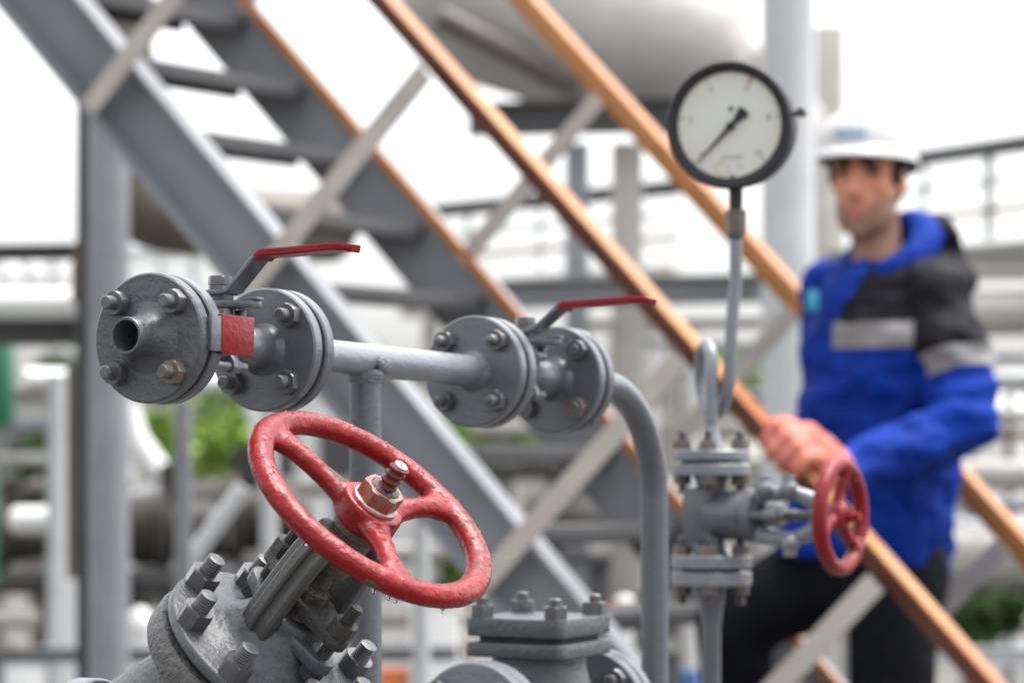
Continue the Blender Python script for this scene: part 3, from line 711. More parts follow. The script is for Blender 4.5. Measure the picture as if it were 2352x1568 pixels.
# ------------------------------------------------------------------ metal staircase
a_st = R(31)
up_h = V((-math.cos(a_st), math.sin(a_st), 0)); w_st = V((math.sin(a_st), math.cos(a_st), 0))
ZC = CAMZ
A_ = W(870, 0, 7.241); B_ = W(2260, 1568, 6.5)
sl = (A_ - B_).normalized(); WID = 0.80
perp = (sl.cross(w_st)).normalized()
if perp.z < 0: perp = -perp           # square to the slope, pointing up
t_of = lambda px: None
def near_at(px, off=0.0):              # point on the near rail axis seen at picture column px
    k = (px - CX) / F
    # A + s*(B-A): x = k*y
    D = B_ - A_; s = (k * A_.y - A_.x) / (D.x - k * D.y)
    return A_ + D * s
ST_OFF = 0.78 * abs(perp.z)            # rail to stringer top, square to the slope
stair = thing('metal_staircase', 'grey open steel staircase with orange handrails climbing to the left', 'staircase', V((near_at(2700).x, near_at(2700).y, 0)))
lo = near_at(2600); hi = near_at(300)
hi = A_ + sl * 1.3
lo2 = near_at(2500)
def rail(base_off, name):
    p, q_ = lo2 + w_st * base_off, hi + w_st * base_off
    m = MB().bar(p + perp * 0.022, q_ + perp * 0.022, w_st, 0.056, 0.007, 0.002)
    h_ = m.build(name, 'orange', stair)
    MB().bar(p - perp * 0.006 + w_st * 0.0235, q_ - perp * 0.006 + w_st * 0.0235, perp, 0.049, 0.007, 0.0).build('rail_web', 'rail_brown', h_)  # web coloured a darker red-brown than the orange top flange
    return h_
rail(0.0, 'handrail')
r2 = MB(); p, q_ = lo2 + w_st * WID - sl * 0.2, hi + w_st * WID
r2.bar(p, q_, w_st, 0.052, 0.050, 0.004); r2.build('handrail', 'orange', stair)
def channel(off, openside, name, ext=0.0):
    top_ = -perp * ST_OFF
    p = lo2 - sl * 0.1 + top_ + w_st * off; q_ = hi + sl * 0.4 + top_ + w_st * off
    m = MB()
    hgt, fw, tk = 0.165, 0.062, 0.009
    m.bar(p - perp * hgt / 2, q_ - perp * hgt / 2, perp, hgt - 2 * tk, tk)
    for hh in (tk / 2, hgt - tk / 2):
        m.bar(p - perp * hh + w_st * openside * (fw / 2 - tk / 2), q_ - perp * hh + w_st * openside * (fw * (1.0 if hh < 0.05 else 1.35) / 2 - tk / 2), w_st, fw * (1.0 if hh < 0.05 else 1.35), tk)
    return m.build(name, 'steel', stair)
channel(0.03, -1, 'stringer'); channel(WID - 0.02, 1, 'stringer')
m = MB(); top_ = -perp * (ST_OFF - 0.006)
m.bar(lo2 - sl * 0.1 + top_ + w_st * (WID - 0.036), hi + sl * 0.4 + top_ + w_st * (WID - 0.036), perp, 0.024, 0.014)
m.build('edge_strip', 'orange', stair)
# posts (square to the slope)
def post(px, far, ext=0.10, wd=0.050):
    c = near_at(px) + (w_st * WID if far else V((0, 0, 0)))
    sidew = w_st * (-0.030 if not far else -0.030)
    m = MB().bar(c + sidew - perp * 0.02, c + sidew - perp * (ST_OFF + ext), sl, wd, 0.008)
    m.bar(c + sidew + w_st * 0.016 + sl * (wd / 2 - 0.004) - perp * 0.025, c + sidew + w_st * 0.016 + sl * (wd / 2 - 0.004) - perp * (ST_OFF - 0.01), w_st, 0.024, 0.007)
    m.build('baluster', 'post', stair)
def far_px(px):                        # near-rail column whose far twin shows at column px
    lo_, hi_ = 0.0, 3000.0
    for _ in range(40):
        mid = (lo_ + hi_) / 2; c = near_at(mid) + w_st * WID
        if CX + c.x / c.y * F < px: lo_ = mid
        else: hi_ = mid
    return (lo_ + hi_) / 2
for px in (625, 1005, 1590, 2040): post(px, False, 0.17 if px < 2000 else 0.1)
for px in (870, 1400, 1845, 2330): post(far_px(px), True, 0.02, 0.045)
# treads
z_of_line = lambda P: (near_at(P) - perp * ST_OFF).z
s0 = near_at(1190) - perp * ST_OFF
hdir = up_h; rise = 0.183; run = rise * math.sqrt(sl.x ** 2 + sl.y ** 2) / sl.z
for i in range(-6, 9):
    nose = s0 + up_h * (run * i) + UP * (rise * i - 0.055)
    m = MB()
    ca = nose + w_st * (WID / 2)
    m.box(ca + up_h * 0.085, up_h, w_st, UP, 0.100, WID / 2 - 0.012 - 0.02, 0.003, 0.001)
    m.box(ca + up_h * (-0.017) - UP * 0.0195, up_h, w_st, UP, 0.004, WID / 2 - 0.034, 0.0185, 0.001)
    m.box(ca + up_h * (0.183) - UP * 0.0125, up_h, w_st, UP, 0.004, WID / 2 - 0.034, 0.0115, 0.001)
    m.build('tread', 'steel_dk', stair)

# ------------------------------------------------------------------ worker on the stairs
PD = 7.14
def B(x, y, dd=0.0):
    p = W(x, y, PD); return V((p.x, PD + dd, p.z))
ft = V((-0.80, -0.60, 0)).normalized(); lt = V((-ft.y, ft.x, 0))
fh = V((-0.40, -0.916, 0)).normalized(); lh = V((-fh.y, fh.x, 0))
man = thing('person', 'worker in white helmet and blue black jacket gripping the handrail on the stairs', 'person', B(2010, 2100))
def chain(m, pts, rad, seg=14):
    """smooth tapered limb through joints with round ends"""
    P, Q = [], []
    for i in range(len(pts) - 1):
        for k in range(6):
            t = k / 6; P.append(pts[i].lerp(pts[i + 1], t)); Q.append(rad[i] * (1 - t) + rad[i + 1] * t)
    P.append(pts[-1]); Q.append(rad[-1])
    m.tube(P, Q, seg); m.sph(pts[0], rad[0], seg, 8); m.sph(pts[-1], rad[-1], seg, 8)
def elsec(c, f_, l_, dep, lat, k=24, sq=1.0):
    return [c + l_ * (lat * math.cos(2 * math.pi * i / k)) + f_ * (dep * math.sin(2 * math.pi * i / k)) for i in range(k)]
# --- body (head, neck and the figure under the clothes), one skin
hd = B(1994, 414)
def H(f, l, z): return hd + fh * f + lh * l + UP * (z * 1.14)
m = MB()
m.ell(H(-0.008, 0, 0.040), lh, fh, UP, 0.077, 0.098, 0.098, 28, 18)
m.loft([elsec(H(0.020, 0, -0.108), fh, lh, 0.040, 0.030), elsec(H(0.022, 0, -0.095), fh, lh, 0.064, 0.053), elsec(H(0.018, 0, -0.07), fh, lh, 0.073, 0.064),
        elsec(H(0.010, 0, -0.03), fh, lh, 0.079, 0.066), elsec(H(0.0, 0, 0.02), fh, lh, 0.089, 0.0725), elsec(H(-0.005, 0, 0.06), fh, lh, 0.092, 0.075)])
m.ell(H(0.070, 0, -0.100), lh, fh, UP, 0.024, 0.018, 0.017)
for s_ in (1, -1):
    m.ell(H(0.060, s_ * 0.043, -0.018), lh, fh, UP, 0.022, 0.020, 0.019)
    m.ell(H(0.078, s_ * 0.032, 0.030), lh, fh, UP, 0.030, 0.014, 0.010)
    m.ell(H(-0.012, s_ * 0.076, -0.005), (lh * 0.5 + fh * -0.5).normalized(), fh, UP, 0.009, 0.018, 0.032)
    m.ell(H(0.094, s_ * 0.0125, -0.036), lh, fh, UP, 0.009, 0.012, 0.009)
m.loft([elsec(H(0.082, 0, 0.024), fh, lh, 0.012, 0.011), elsec(H(0.096, 0, 0.0), fh, lh, 0.017, 0.011), elsec(H(0.108, 0, -0.020), fh, lh, 0.021, 0.0125), elsec(H(0.109, 0, -0.034), fh, lh, 0.021, 0.014), elsec(H(0.092, 0, -0.043), fh, lh, 0.014, 0.012)])
m.ell(H(0.086, 0, -0.061), lh, fh, UP, 0.025, 0.010, 0.006); m.ell(H(0.085, 0, -0.073), lh, fh, UP, 0.022, 0.010, 0.0065)
nb_ = B(2030, 625)
chain(m, [H(-0.025, 0, -0.05), nb_.lerp(H(-0.02, 0, -0.09), 0.5), nb_ - UP * 0.03], [0.056, 0.056, 0.066], 18)
m.loft([elsec(B(2035, 640), ft, lt, 0.07, 0.13), elsec(B(2035, 760), ft, lt, 0.11, 0.17), elsec(B(2015, 1000), ft, lt, 0.11, 0.15), elsec(B(1995, 1250), ft, lt, 0.12, 0.16), elsec(B(1990, 1330), ft, lt, 0.10, 0.14)])
shL = B(2035, 672) + lt * 0.172; elL = B(2180, 985, -0.22); wrL = B(1888, 1085, -0.40)
shR = B(2035, 672) - lt * 0.185; elR = B(1960, 930, 0.22); wrR = B(1985, 1150, 0.16)
hipL = B(1990, 1300) + lt * 0.09; hipR = B(1990, 1300) - lt * 0.09
knL = B(2035, 1690, -0.10); anL = B(2060, 2060, 0.0)
knR = B(1690, 1440, 0.10); anR = B(1735, 1800, 0.22)
chain(m, [shL, elL, wrL], [0.05, 0.04, 0.03]); chain(m, [shR, elR, wrR], [0.05, 0.04, 0.03])
chain(m, [hipL, knL, anL], [0.075, 0.05, 0.035]); chain(m, [hipR, knR, anR], [0.075, 0.05, 0.035])
m.remesh(0.0055, 3)
for vv in m.bm.verts:                      # eye sockets
    for s_ in (1, -1):
        q0 = vv.co - H(0.078, s_ * 0.033, 0.008)
        k = math.exp(-(q0.length / 0.017) ** 2)
        vv.co -= fh * (0.013 * k)
def skinfn(c, nn):
    d = c - hd; f = d.dot(fh); z = d.z; l = d.dot(lh)
    z /= 1.14
    if f > 0.070 and (l / 0.025) ** 2 + ((z + 0.067) / 0.0105) ** 2 < 1: return 2
    if -0.155 < z < -0.054 + 0.55 * max(0, abs(l) - 0.022) - 0.25 * max(0, 0.03 - f) + 0.004 * math.sin(l * 900): return 1
    return 0
body = m.build('body', ['skin', 'stubble_shade', 'lips'], man, ang=180, matfn=skinfn)
for s_ in (1, -1):  # brows and lashes thickened with dark hair to paint in eye socket shade
    e = MB().ell(H(0.0665, s_ * 0.032, 0.008), lh, fh, UP, 0.0125, 0.0110, 0.0070, 16, 10).build('eye', 'eyew', man, ang=180)
    MB().ell(H(0.0765, s_ * 0.032, 0.008), lh, fh, UP, 0.0075, 0.003, 0.0068, 12, 8).build('iris', 'iris', e, ang=180)
    MB().tube([H(0.076, s_ * 0.016, 0.006), H(0.082, s_ * 0.032, 0.0145), H(0.070, s_ * 0.049, 0.007)], [0.002, 0.0035, 0.002], 8).build('lash_and_shade', 'hair', man, ang=180)
    m = MB(); m.tube([H(0.087, s_ * 0.012, 0.026), H(0.088, s_ * 0.031, 0.030), H(0.072, s_ * 0.053, 0.025)], [0.009, 0.0108, 0.006], 10)
    m.build('brow_and_shade', 'hair', man, ang=180)
# hair: a close cap showing below the helmet at temple and nape
m = MB()
m.ell(H(-0.018, 0, 0.038), lh, fh, UP, 0.083, 0.096, 0.10, 28, 18)
for s_ in (1, -1): m.ell(H(0.018, s_ * 0.072, 0.012), lh, fh, UP, 0.012, 0.022, 0.032)
m.ell(H(-0.085, 0, -0.015), lh, fh, UP, 0.058, 0.022, 0.045)
bm = m.bm
bmesh.ops.delete(bm, geom=[vv for vv in bm.verts if (vv.co - hd).dot(fh) > 0.045 and (vv.co - hd).z < 0.075], context='VERTS')
m.build('hair', 'hair', man, ang=180)
# helmet
m = MB(); hb = H(-0.004, 0, 0.052); rows = []
tilt = 0.10
hf = (fh - UP * 0.02).normalized(); hu = lh.cross(hf) * -1
if hu.z < 0: hu = -hu
K = 48
def hrow(z, lat, dep, bump=0):
    out = []
    for i in range(K):
        a = 2 * math.pi * i / K
        r = 1.0
        out.append(hb + lh * (lat * math.cos(a)) + hf * (dep * math.sin(a)) + hu * z)
    return out
prof = [(0.0, 1.0), (0.028, 0.985), (0.054, 0.93), (0.074, 0.82), (0.088, 0.66), (0.097, 0.47), (0.101, 0.26), (0.103, 0.08)]
m.loft([hrow(z - 0.004, 0.106 * k, 0.126 * k) for z, k in prof])
# ridges over the crown
for l0 in (-0.03, 0.0, 0.03):
    pts = []
    for i in range(17):
        a = R(20 + 140 * i / 16); k = 1.0
        zz_ = 0.101 * math.sin(a) ** 0.8; dd_ = 0.126 * math.cos(a)
        pts.append(hb + lh * l0 + hf * dd_ * 0.93 + hu * (zz_ * (0.985 if l0 == 0 else 0.955)))
    m.tube(pts, 0.007, 8)
m.remesh(0.004, 3)
hs_o = m.build('helmet', 'helmet', man, ang=180)
# brim: peak at the front, narrow lip round the back, dipping at the side
secs = []
for i in range(K + 1):
    a = 2 * math.pi * i / K; fr = max(0, math.sin(a)) ** 1.5; bk = max(0, -math.sin(a))
    l_, f_ = math.cos(a), math.sin(a)
    inn = hb + lh * (0.101 * l_) + hf * (0.121 * f_) + hu * (0.004 - 0.022 * bk)
    wd = 0.004 + 0.036 * fr + 0.002 * bk
    o_ = hb + lh * ((0.106 + wd * 0.6) * l_) + hf * ((0.126 + wd) * f_) + hu * (-0.018 - 0.030 * bk + 0.006 * fr)
    secs.append([inn + hu * 0.008, o_ + hu * 0.004, o_ - hu * 0.003, inn - hu * 0.006])
m = MB(); rr = [[m.bm.verts.new(p) for p in s_] for s_ in secs[:-1]]
for i in range(K): m.bridge(rr[i], rr[(i + 1) % K])
m.build('brim', 'helmet', hs_o, ang=60)
m = MB()
for i, l0 in enumerate((-0.034, -0.022, -0.010, 0.002, 0.014, 0.026)):
    z = 0.036; c = hb + lh * l0 + hf * (0.126 * math.sqrt(max(0, 1 - (l0 / 0.106) ** 2)) * 0.965 + 0.003) + hu * z
    m.box(c, lh, hu, hf, 0.0042, 0.012, 0.002, 0.0005)
m.build('emblem', 'emblem', hs_o)
# jacket: torso, sleeves, hood collar
m = MB()
S_ = [(608, 2050, .085, .10), (640, 2046, .115, .155), (690, 2042, .140, .195), (770, 2034, .155, .205), (900, 2022, .165, .20), (1040, 2006, .170, .20), (1180, 1992, .172, .205), (1290, 1984, .180, .210), (1312, 1983, .178, .208)]
secs = []
for y, x, dep, lat in S_:
    c = B(x, y); k = 40
    z_ = []
    for i in range(k):
        a = 2 * math.pi * i / k
        p = c + lt * (lat * math.cos(a)) + ft * (dep * math.sin(a))
        if y > 1280: p += UP * (0.045 * math.sin(a) * 0.6 + 0.008)
        z_.append(p)
    secs.append(z_)
m.loft(secs)
chain(m, [shL - lt * 0.03 - UP * 0.012, shL.lerp(elL, 0.5) + lt * 0.012, elL, elL.lerp(wrL, 0.55), wrL.lerp(elL, 0.03)], [0.080, 0.080, 0.077, 0.061, 0.052], 20)
chain(m, [shR + lt * 0.02, elR, wrR], [0.085, 0.075, 0.055], 18)
# hood lying on the back and collar
m.ell(B(2118, 640) - ft * 0.02, lt, ft, UP, 0.125, 0.075, 0.075, 24, 14)
m.ell(B(2122, 572) - ft * 0.035, lt, ft, UP, 0.095, 0.040, 0.072, 24, 14)
m.remesh(0.0055, 3)
for vv in m.bm.verts:      # cloth folds
    p = vv.co; nn = mnoise.noise(V((p.x * 7, p.y * 7, p.z * 13))) * 0.015 + mnoise.noise(V((p.x * 16, p.y * 16, p.z * 26))) * 0.008
    if (p - elL).length < 0.2: nn *= 1.9
    vv.co += vv.normal * nn
z_band0, z_band1 = B(0, 804).z, B(0, 746).z
def jfn(c, nn):
    d = c - B(2030, 700)
    armt = (c - shL).dot((elL - shL).normalized())
    l = d.dot(lt); f = d.dot(ft)
    k = min(1.0, max(0.0, (B(0, 640).z - c.z) / 0.30))
    ax_c = B(2046, 0).lerp(B(2016, 0), k); dd_ = c - ax_c
    lr, fr_ = dd_.dot(lt), dd_.dot(ft)
    onarm = (lr / 0.212) ** 2 + (fr_ / 0.178) ** 2 > 1.0 or (lr > 0.175 and c.z > B(0, 760).z)
    if onarm and lr > 0.0 and c.z < B(0, 640).z:
        if armt < 0.150: return 1
        if armt < 0.195 and (c - wrL).length > 0.24: return 2
        return 0
    ang_ = math.atan2(l, f)           # 0 = zip line
    if c.z > z_band1: return 0 if -1.5 < ang_ < 0.0 + 0.42 * min(1, max(0, (c.z - z_band1) / (B(0, 640).z - z_band1))) else 1
    if c.z > z_band0 and 0.02 < ang_ < 1.9: return 2
    if c.z > z_band0 and ang_ >= 1.9: return 1
    return 0
jk = m.build('jacket', ['jblue', 'jblack', 'jband'], man, ang=180, matfn=jfn)
# soft blue collar roll, rising behind the neck
m = MB(); cp = []; cr = []
for i in range(25):
    k = i / 24 * 2 - 1; a2 = math.atan2(-ft.y, -ft.x) + k * R(150)
    dirv = V((math.cos(a2), math.sin(a2), 0)); back = max(0, -dirv.dot(ft)); frt = max(0, dirv.dot(ft))
    cp.append(B(2032, 592) + lt * (0.100 * dirv.dot(lt)) + ft * (0.084 * dirv.dot(ft)) + UP * (0.072 * back - 0.060 * frt))
    cr.append((0.026 + 0.010 * back, 0.034 + 0.010 * back))
m.tube(cp, cr, 14)
for vv in m.bm.verts: vv.co += V((1, 1, 1)) * (mnoise.noise(vv.co * 22) * 0.006)
m.build('collar', 'jblue', man, ang=180)
MB().ell(B(2018, 640) + ft * 0.035, lt, ft, UP, 0.05, 0.045, 0.045).build('shirt', 'shirt', man, ang=180)
MB().box(B(1856, 696, -0.10), lt, UP, ft, 0.013, 0.022, 0.008, 0.004).build('badge', 'badge', man)
# trousers
m = MB()
m.loft([elsec(B(1990, 1240), ft, lt, 0.135, 0.165), elsec(B(1990, 1330), ft, lt, 0.14, 0.18), elsec(B(1985, 1390), ft, lt, 0.12, 0.16)])
chain(m, [hipL, knL, anL], [0.115, 0.085, 0.075], 20); chain(m, [hipR, knR, anR], [0.120, 0.088, 0.075], 20)
m.remesh(0.012, 3)
for vv in m.bm.verts: vv.co += vv.normal * (mnoise.noise(vv.co * 9) * 0.010)
m.build('trousers', 'trouser', man, ang=180)
for an in (anL, anR):
    m = MB().loft([elsec(an + UP * 0.10, up_h, w_st, 0.06, 0.055, 16), elsec(an - UP * 0.0, up_h, w_st, 0.065, 0.055, 16), elsec(an - UP * 0.03 + up_h * 0.05, up_h, w_st, 0.13, 0.052, 16), elsec(an - UP * 0.075 + up_h * 0.05, up_h, w_st, 0.14, 0.052, 16)])
    m.build('boot', 'boot', man, ang=50)
# gloves: left hand closed over the near rail
rc_ = near_at(1800)                         # rail axis under the hand
rn = -w_st                                  # towards the camera
hand_c = rc_ + perp * 0.052 + sl * 0.0
def glove(wr, pal, along, over, down, name):
    """along: knuckle row direction, over: from wrist across the back, down: curl direction"""
    m = MB()
    chain(m, [wr, wr.lerp(pal, 0.35), pal], [0.052, 0.047, 0.040], 16)
    m.ell(pal, along, over, down, 0.058, 0.052, 0.027, 20, 12)
    for i, (off, ln) in enumerate(((-0.046, 0.85), (-0.015, 1.0), (0.016, 1.04), (0.046, 0.92))):
        k0 = pal + along * off + over * 0.030
        k1 = k0 + (over * 0.030 + down * 0.010) * ln; k2 = k1 + (over * 0.004 + down * 0.034) * ln; k3 = k2 + (over * -0.022 + down * 0.022) * ln
        chain(m, [k0, k1, k2, k3], [0.0165, 0.0155, 0.014, 0.0125], 12)
    t0 = pal + along * 0.040 - over * 0.012; 
    chain(m, [t0, t0 + along * 0.026 + over * 0.016 + down * 0.012, t0 + along * 0.034 + over * 0.040 + down * 0.026], [0.018, 0.015, 0.012], 12)
    m.remesh(0.0045, 3)
    for vv in m.bm.verts: vv.co += vv.normal * (mnoise.noise(vv.co * 30) * 0.004)
    return m.build(name, 'glove', man, ang=180)
gdir = rc_ + perp * 0.050 + w_st * 0.020 + sl * -0.005
glove(wrL + V((-0.01, 0, 0)), gdir, sl, (-w_st * 0.93 + perp * 0.15).normalized(), (perp * -1 - w_st * 0.15).normalized(), 'glove')
glove(wrR, wrR - UP * 0.09, ft, -UP, lt, 'glove')

# ------------------------------------------------------------------ plant behind the stairs
def pipe(name, label, cat, pts, r, mat, group=None, seg=28, parts=None):
    o = MB().tube(pts, r, seg).build(name, mat, None, ang=40)
    return tag(o, label, cat, group)
def beam(name, label, cat, p, q_, h, w, mat, side=UP, group=None):
    """rolled I-section between p and q_"""
    m = MB(); p, q_ = V(p), V(q_); z = (q_ - p).normalized(); x = (V(side) - z * V(side).dot(z)).normalized(); y = z.cross(x)
    t = min(h, w) * 0.09; ln = (q_ - p).length / 2; c = (p + q_) / 2
    m.box(c, x, y, z, h / 2 - t * 1.02, t * 0.5, ln, 0)
    for s_ in (1, -1): m.box(c + x * (s_ * (h / 2 - t / 2)), x, y, z, t / 2, w / 2, ln, 0)
    return tag(m.build(name, mat, None), label, cat, group)
def down(p): return V((p.x, p.y, 0))
def elbow(p, d0, d1, R_, k=10):
    """arc from direction d0 to d1 starting at p"""
    d0, d1 = V(d0).normalized(), V(d1).normalized(); out = []
    for i in range(k + 1):
        a = R(90) * i / k; out.append(p + d0 * (R_ * math.sin(a)) + d1 * (R_ * (1 - math.cos(a))))
    return out
X_ = V((1, 0, 0))
# left column and its insulated pipe
c = W(250, 500, 10.5)
col = thing('steel_column', 'tall grey round column standing left of the staircase behind the nozzle', 'column', down(c))
MB().tube([down(c), V((c.x, c.y, W(0, 150, 10.5).z))], 0.066, 32).build('shaft', 'steel_mid', col)
MB().box(V((c.x, c.y, 0.02)), X_, V((0, 1, 0)), UP, 0.15, 0.15, 0.02, 0.004).build('base_plate', 'steel', col)
MB().box(V((c.x - 0.085, c.y + 0.10, W(0, 700, 10.5).z / 2 + 0.6)), X_, V((0, 1, 0)), UP, 0.03, 0.03, W(0, 700, 10.5).z / 2 + 0.6, 0.004).build('cable_duct', 'steel_dk', col)
p0 = W(262, 60, 11.2)
pts = [V((p0.x, p0.y, p0.z + 0.6)), p0, W(275, 300, 11.2)] + elbow(W(285, 380, 11.2), -UP, V((0.95, 0.3, 0)), 0.17) + [W(640, 520, 11.5), W(760, 520, 11.7)]
pipe('insulated_pipe', 'beige insulated pipe elbow dropping and turning right behind the stair top', 'pipe', pts, 0.13, 'insul_brown')
# left beams and white vessels
beam('steel_beam', 'dark rusty edged beam high at left above the white pipes', 'beam', W(-300, 585, 11), W(215, 578, 11), 0.055, 0.06, 'steel_dk')
beam('steel_beam', 'wide grey beam at left level with the open nozzle', 'beam', W(-300, 768, 10.8), W(235, 762, 10.8), 0.085, 0.10, 'steel_dk')
tag(MB().box(W(180, 640, 10.7), X_, V((0, 1, 0)), UP, 0.022, 0.022, 0.075, 0.003).bar(W(180, 600, 10.7), W(180, 560, 10.7), X_, 0.03, 0.03).build('rusty_bracket', 'rust', None), 'orange rusty bracket under the dark beam beside the left column', 'bracket')
pipe('white_pipe', 'thick white pipe lying on the wide grey beam at far left', 'pipe', [W(-300, 700, 12), W(190, 700, 12)], 0.06, 'white')
for i, (x, y, r) in enumerate(((20, 640, .045), (75, 632, .04), (135, 628, .05))):
    p = W(x, y, 16)
    tag(MB().lathe(p - UP * r * 3, UP, [(0, r * 1.1), (r * 2, r * 1.2), (r * 4, r * 1.2), (r * 5, r * 0.6), (r * 5.4, r * 0.1)], 20).build('white_flask', 'white', None), ('short white vessel at the far left edge under the dark beam', 'white vessel in the middle of three under the dark beam', 'taller white vessel nearest the rusty bracket')[i], 'vessel', 'small white vessels under the left beam')
# green machine at far left
c = W(20, 880, 12)
gm = thing('green_machine', 'dark green machine housing cut by the left picture edge', 'machine', down(c))
MB().box(W(-52, 880, 12), X_, V((0, 1, 0)), UP, 0.13, 0.12, 0.16, 0.03).build('housing', 'green', gm)
MB().box(V((W(-60, 0, 12).x, 12, W(0, 1160, 12).z)), X_, V((0, 1, 0)), UP, 0.08, 0.08, 0.30, 0.02).build('pedestal', 'green', gm)
pipe('white_pipe', 'pale horizontal pipe passing behind the left column below the nozzle', 'pipe', [W(55, 868, 13), W(600, 880, 13.5)], 0.04, 'white')
pipe('grey_standpipe', 'thin grey standpipe between the left edge and the left column', 'pipe', [down(W(130, 1000, 12)), W(130, 860, 12)], 0.035, 'steel_lt')
pipe('grey_standpipe', 'brownish grey standpipe close against the left column', 'pipe', [down(W(172, 1000, 12.4)), W(172, 840, 12.4)], 0.035, 'insul_brown')
pipe('white_standpipe', 'short white standpipe low beside the left column', 'pipe', [down(W(165, 1400, 11.5)), W(165, 1330, 11.5)], 0.026, 'white')
# posts behind the big handwheel
pipe('fence_post', 'dark grey post behind the gate valve, left of the handwheel', 'post', [down(W(420, 1000, 9)), W(420, 925, 9)], 0.024, 'steel')
pipe('fence_post', 'pale grey post just behind the upper left of the handwheel', 'post', [down(W(618, 1000, 9)), W(618, 925, 9)], 0.024, 'steel_lt')
pipe('fence_post', 'pale grey post seen through the right opening of the handwheel', 'post', [down(W(968, 1000, 8.6)), W(968, 1120, 8.6)], 0.022, 'steel_lt')
pipe('slanted_brace', 'slanted grey tube rising to the right behind the gate valve bonnet', 'brace', [W(405, 1440, 9.3), W(440, 1280, 9.3), W(560, 1120, 9.3)], 0.026, 'steel_lt')
beam('pipe_rack_beam', 'low grey beam running behind the gate valve near the lower edge', 'beam', W(-200, 1505, 11), W(1050, 1500, 11), 0.05, 0.06, 'steel')
# brown machinery
def machine(px, py, d, sx, label, flip=1):
    c = W(px, py, d); t = thing('pump', label, 'pump', down(c))
    m = MB().lathe(c - X_ * sx, X_, [(0, sx * 0.45), (0.02, sx * 0.62), (sx * 0.7, sx * 0.66), (sx * 0.75, sx * 0.80), (sx * 0.9, sx * 0.80), (sx * 0.95, sx * 0.55), (sx * 1.6, sx * 0.5), (sx * 2.0, sx * 0.35)], 28)
    m.build('casing', 'mach', t)
    MB().box(V((c.x, c.y, c.z - sx * 0.85)), X_, V((0, 1, 0)), UP, sx * 1.1, sx * 0.7, sx * 0.14, 0.01).build('base_frame', 'steel_dk', t)
    MB().tube([c + UP * sx * 0.5, c + UP * sx * 1.2], sx * 0.26, 20).build('outlet', 'mach', t)
    m = MB()
    for s_ in (1, -1): m.box(V((c.x + s_ * sx * 0.8, c.y, (c.z - sx * 0.98) / 2)), X_, V((0, 1, 0)), UP, 0.04, 0.06, (c.z - sx * 0.98) / 2, 0.005)
    m.build('pedestal', 'steel_dk', t)
machine(400, 1215, 13, 0.22, 'dark brown pump between the left column and the gate valve')
machine(570, 1190, 14.5, 0.27, 'brown pump directly behind the rim of the big handwheel')
machine(30, 1230, 14, 0.20, 'nearly black pump at the left picture edge')
tag(MB().lathe(W(90, 1195, 13.2), X_, [(-0.12, 0.03), (-0.10, 0.055), (0.10, 0.06), (0.13, 0.03)], 24).build('white_vessel', 'white', None), 'small white horizontal vessel above the dark pump at left', 'vessel')
pipe('white_hose', 'white curved duct behind the left column above the brown pump', 'duct', [W(290, 930, 14), W(310, 1010, 14), W(350, 1075, 14), W(400, 1110, 14), W(300, 1160, 14)], [0.05, 0.06, 0.07, 0.06, 0.06], 'white')
tag(MB().ell(W(322, 1440, 12), X_, V((0, 1, 0)), UP, 0.05, 0.05, 0.075).lathe(W(322, 1500, 12), UP, [(-0.5, 0.05), (0.05, 0.05)], 20).build('white_bollard', 'white', None), 'white round topped bollard left of the gate valve bonnet', 'bollard')
# top vessel, its saddle and columns
ta, tb = W(962, -50, 13.6), W(1660, 150, 13)
axd = (tb - ta).normalized()
tk = thing('storage_vessel', 'large beige cylindrical vessel high behind the upper handrails', 'vessel', down(tb))
MB().lathe(ta, axd, [(0, 0.06), (0.02, 0.18), (0.07, 0.28), (0.14, 0.335), (0.22, 0.36), ((tb - ta).length - 0.25, 0.36), ((tb - ta).length - 0.08, 0.32), ((tb - ta).length + 0.02, 0.20), ((tb - ta).length + 0.06, 0.02)], 48).build('shell', 'insul', tk, ang=60)
MB().tube([W(1010, 40, 13), W(1190, 130, 13), W(1320, 200, 13)], 0.05, 16).build('drain_pipe', 'insul_brown', tk)
MB().box(W(1330, 205, 13.4), X_, V((0, 1, 0)), UP, 0.24, 0.10, 0.06, 0.01).build('saddle', 'steel_dk', tk)
pipe('product_pipe', 'broad cream pipe bending down past the right column from the vessel', 'pipe', [W(1400, 60, 14.6), W(1560, 75, 14.6), W(1680, 110, 14.6), W(1770, 180, 14.6), W(1830, 280, 14.6), W(1858, 400, 14.6), W(1862, 520, 14.6), down(W(1862, 640, 14.6))], 0.13, 'insul')
beam('steel_beam', 'deep grey girder carrying the large beige vessel', 'beam', W(1075, 275, 12.6), W(1720, 262, 12.6), 0.125, 0.12, 'steel_dk')
beam('steel_beam', 'broad grey girder crossing behind the stairs under the gauge', 'beam', W(1000, 680, 12.5), W(1905, 658, 12.5), 0.11, 0.11, 'steel')
for x0, mat, lab in ((1325, 'steel_mid', 'darker grey pillar under the vessel girder'), (1440, 'insul', 'pale pillar under the vessel girder beside the darker one')):
    c = W(x0, 500, 12.9)
    t = thing('pillar', lab, 'pillar', down(c), 'pillars under the vessel')
    MB().box(V((c.x, c.y, W(0, 330, 12.9).z / 2)), X_, V((0, 1, 0)), UP, 0.046 if x0 < 1400 else 0.06, 0.05, W(0, 330, 12.9).z / 2, 0.004).build('shaft', mat, t)
    MB().box(V((c.x, c.y, 0.02)), X_, V((0, 1, 0)), UP, 0.1, 0.1, 0.02, 0.002).build('base_plate', 'steel', t)
c = W(1810, 300, 10)
col = thing('steel_column', 'tall pale grey column rising behind the pressure gauge', 'column', down(c))
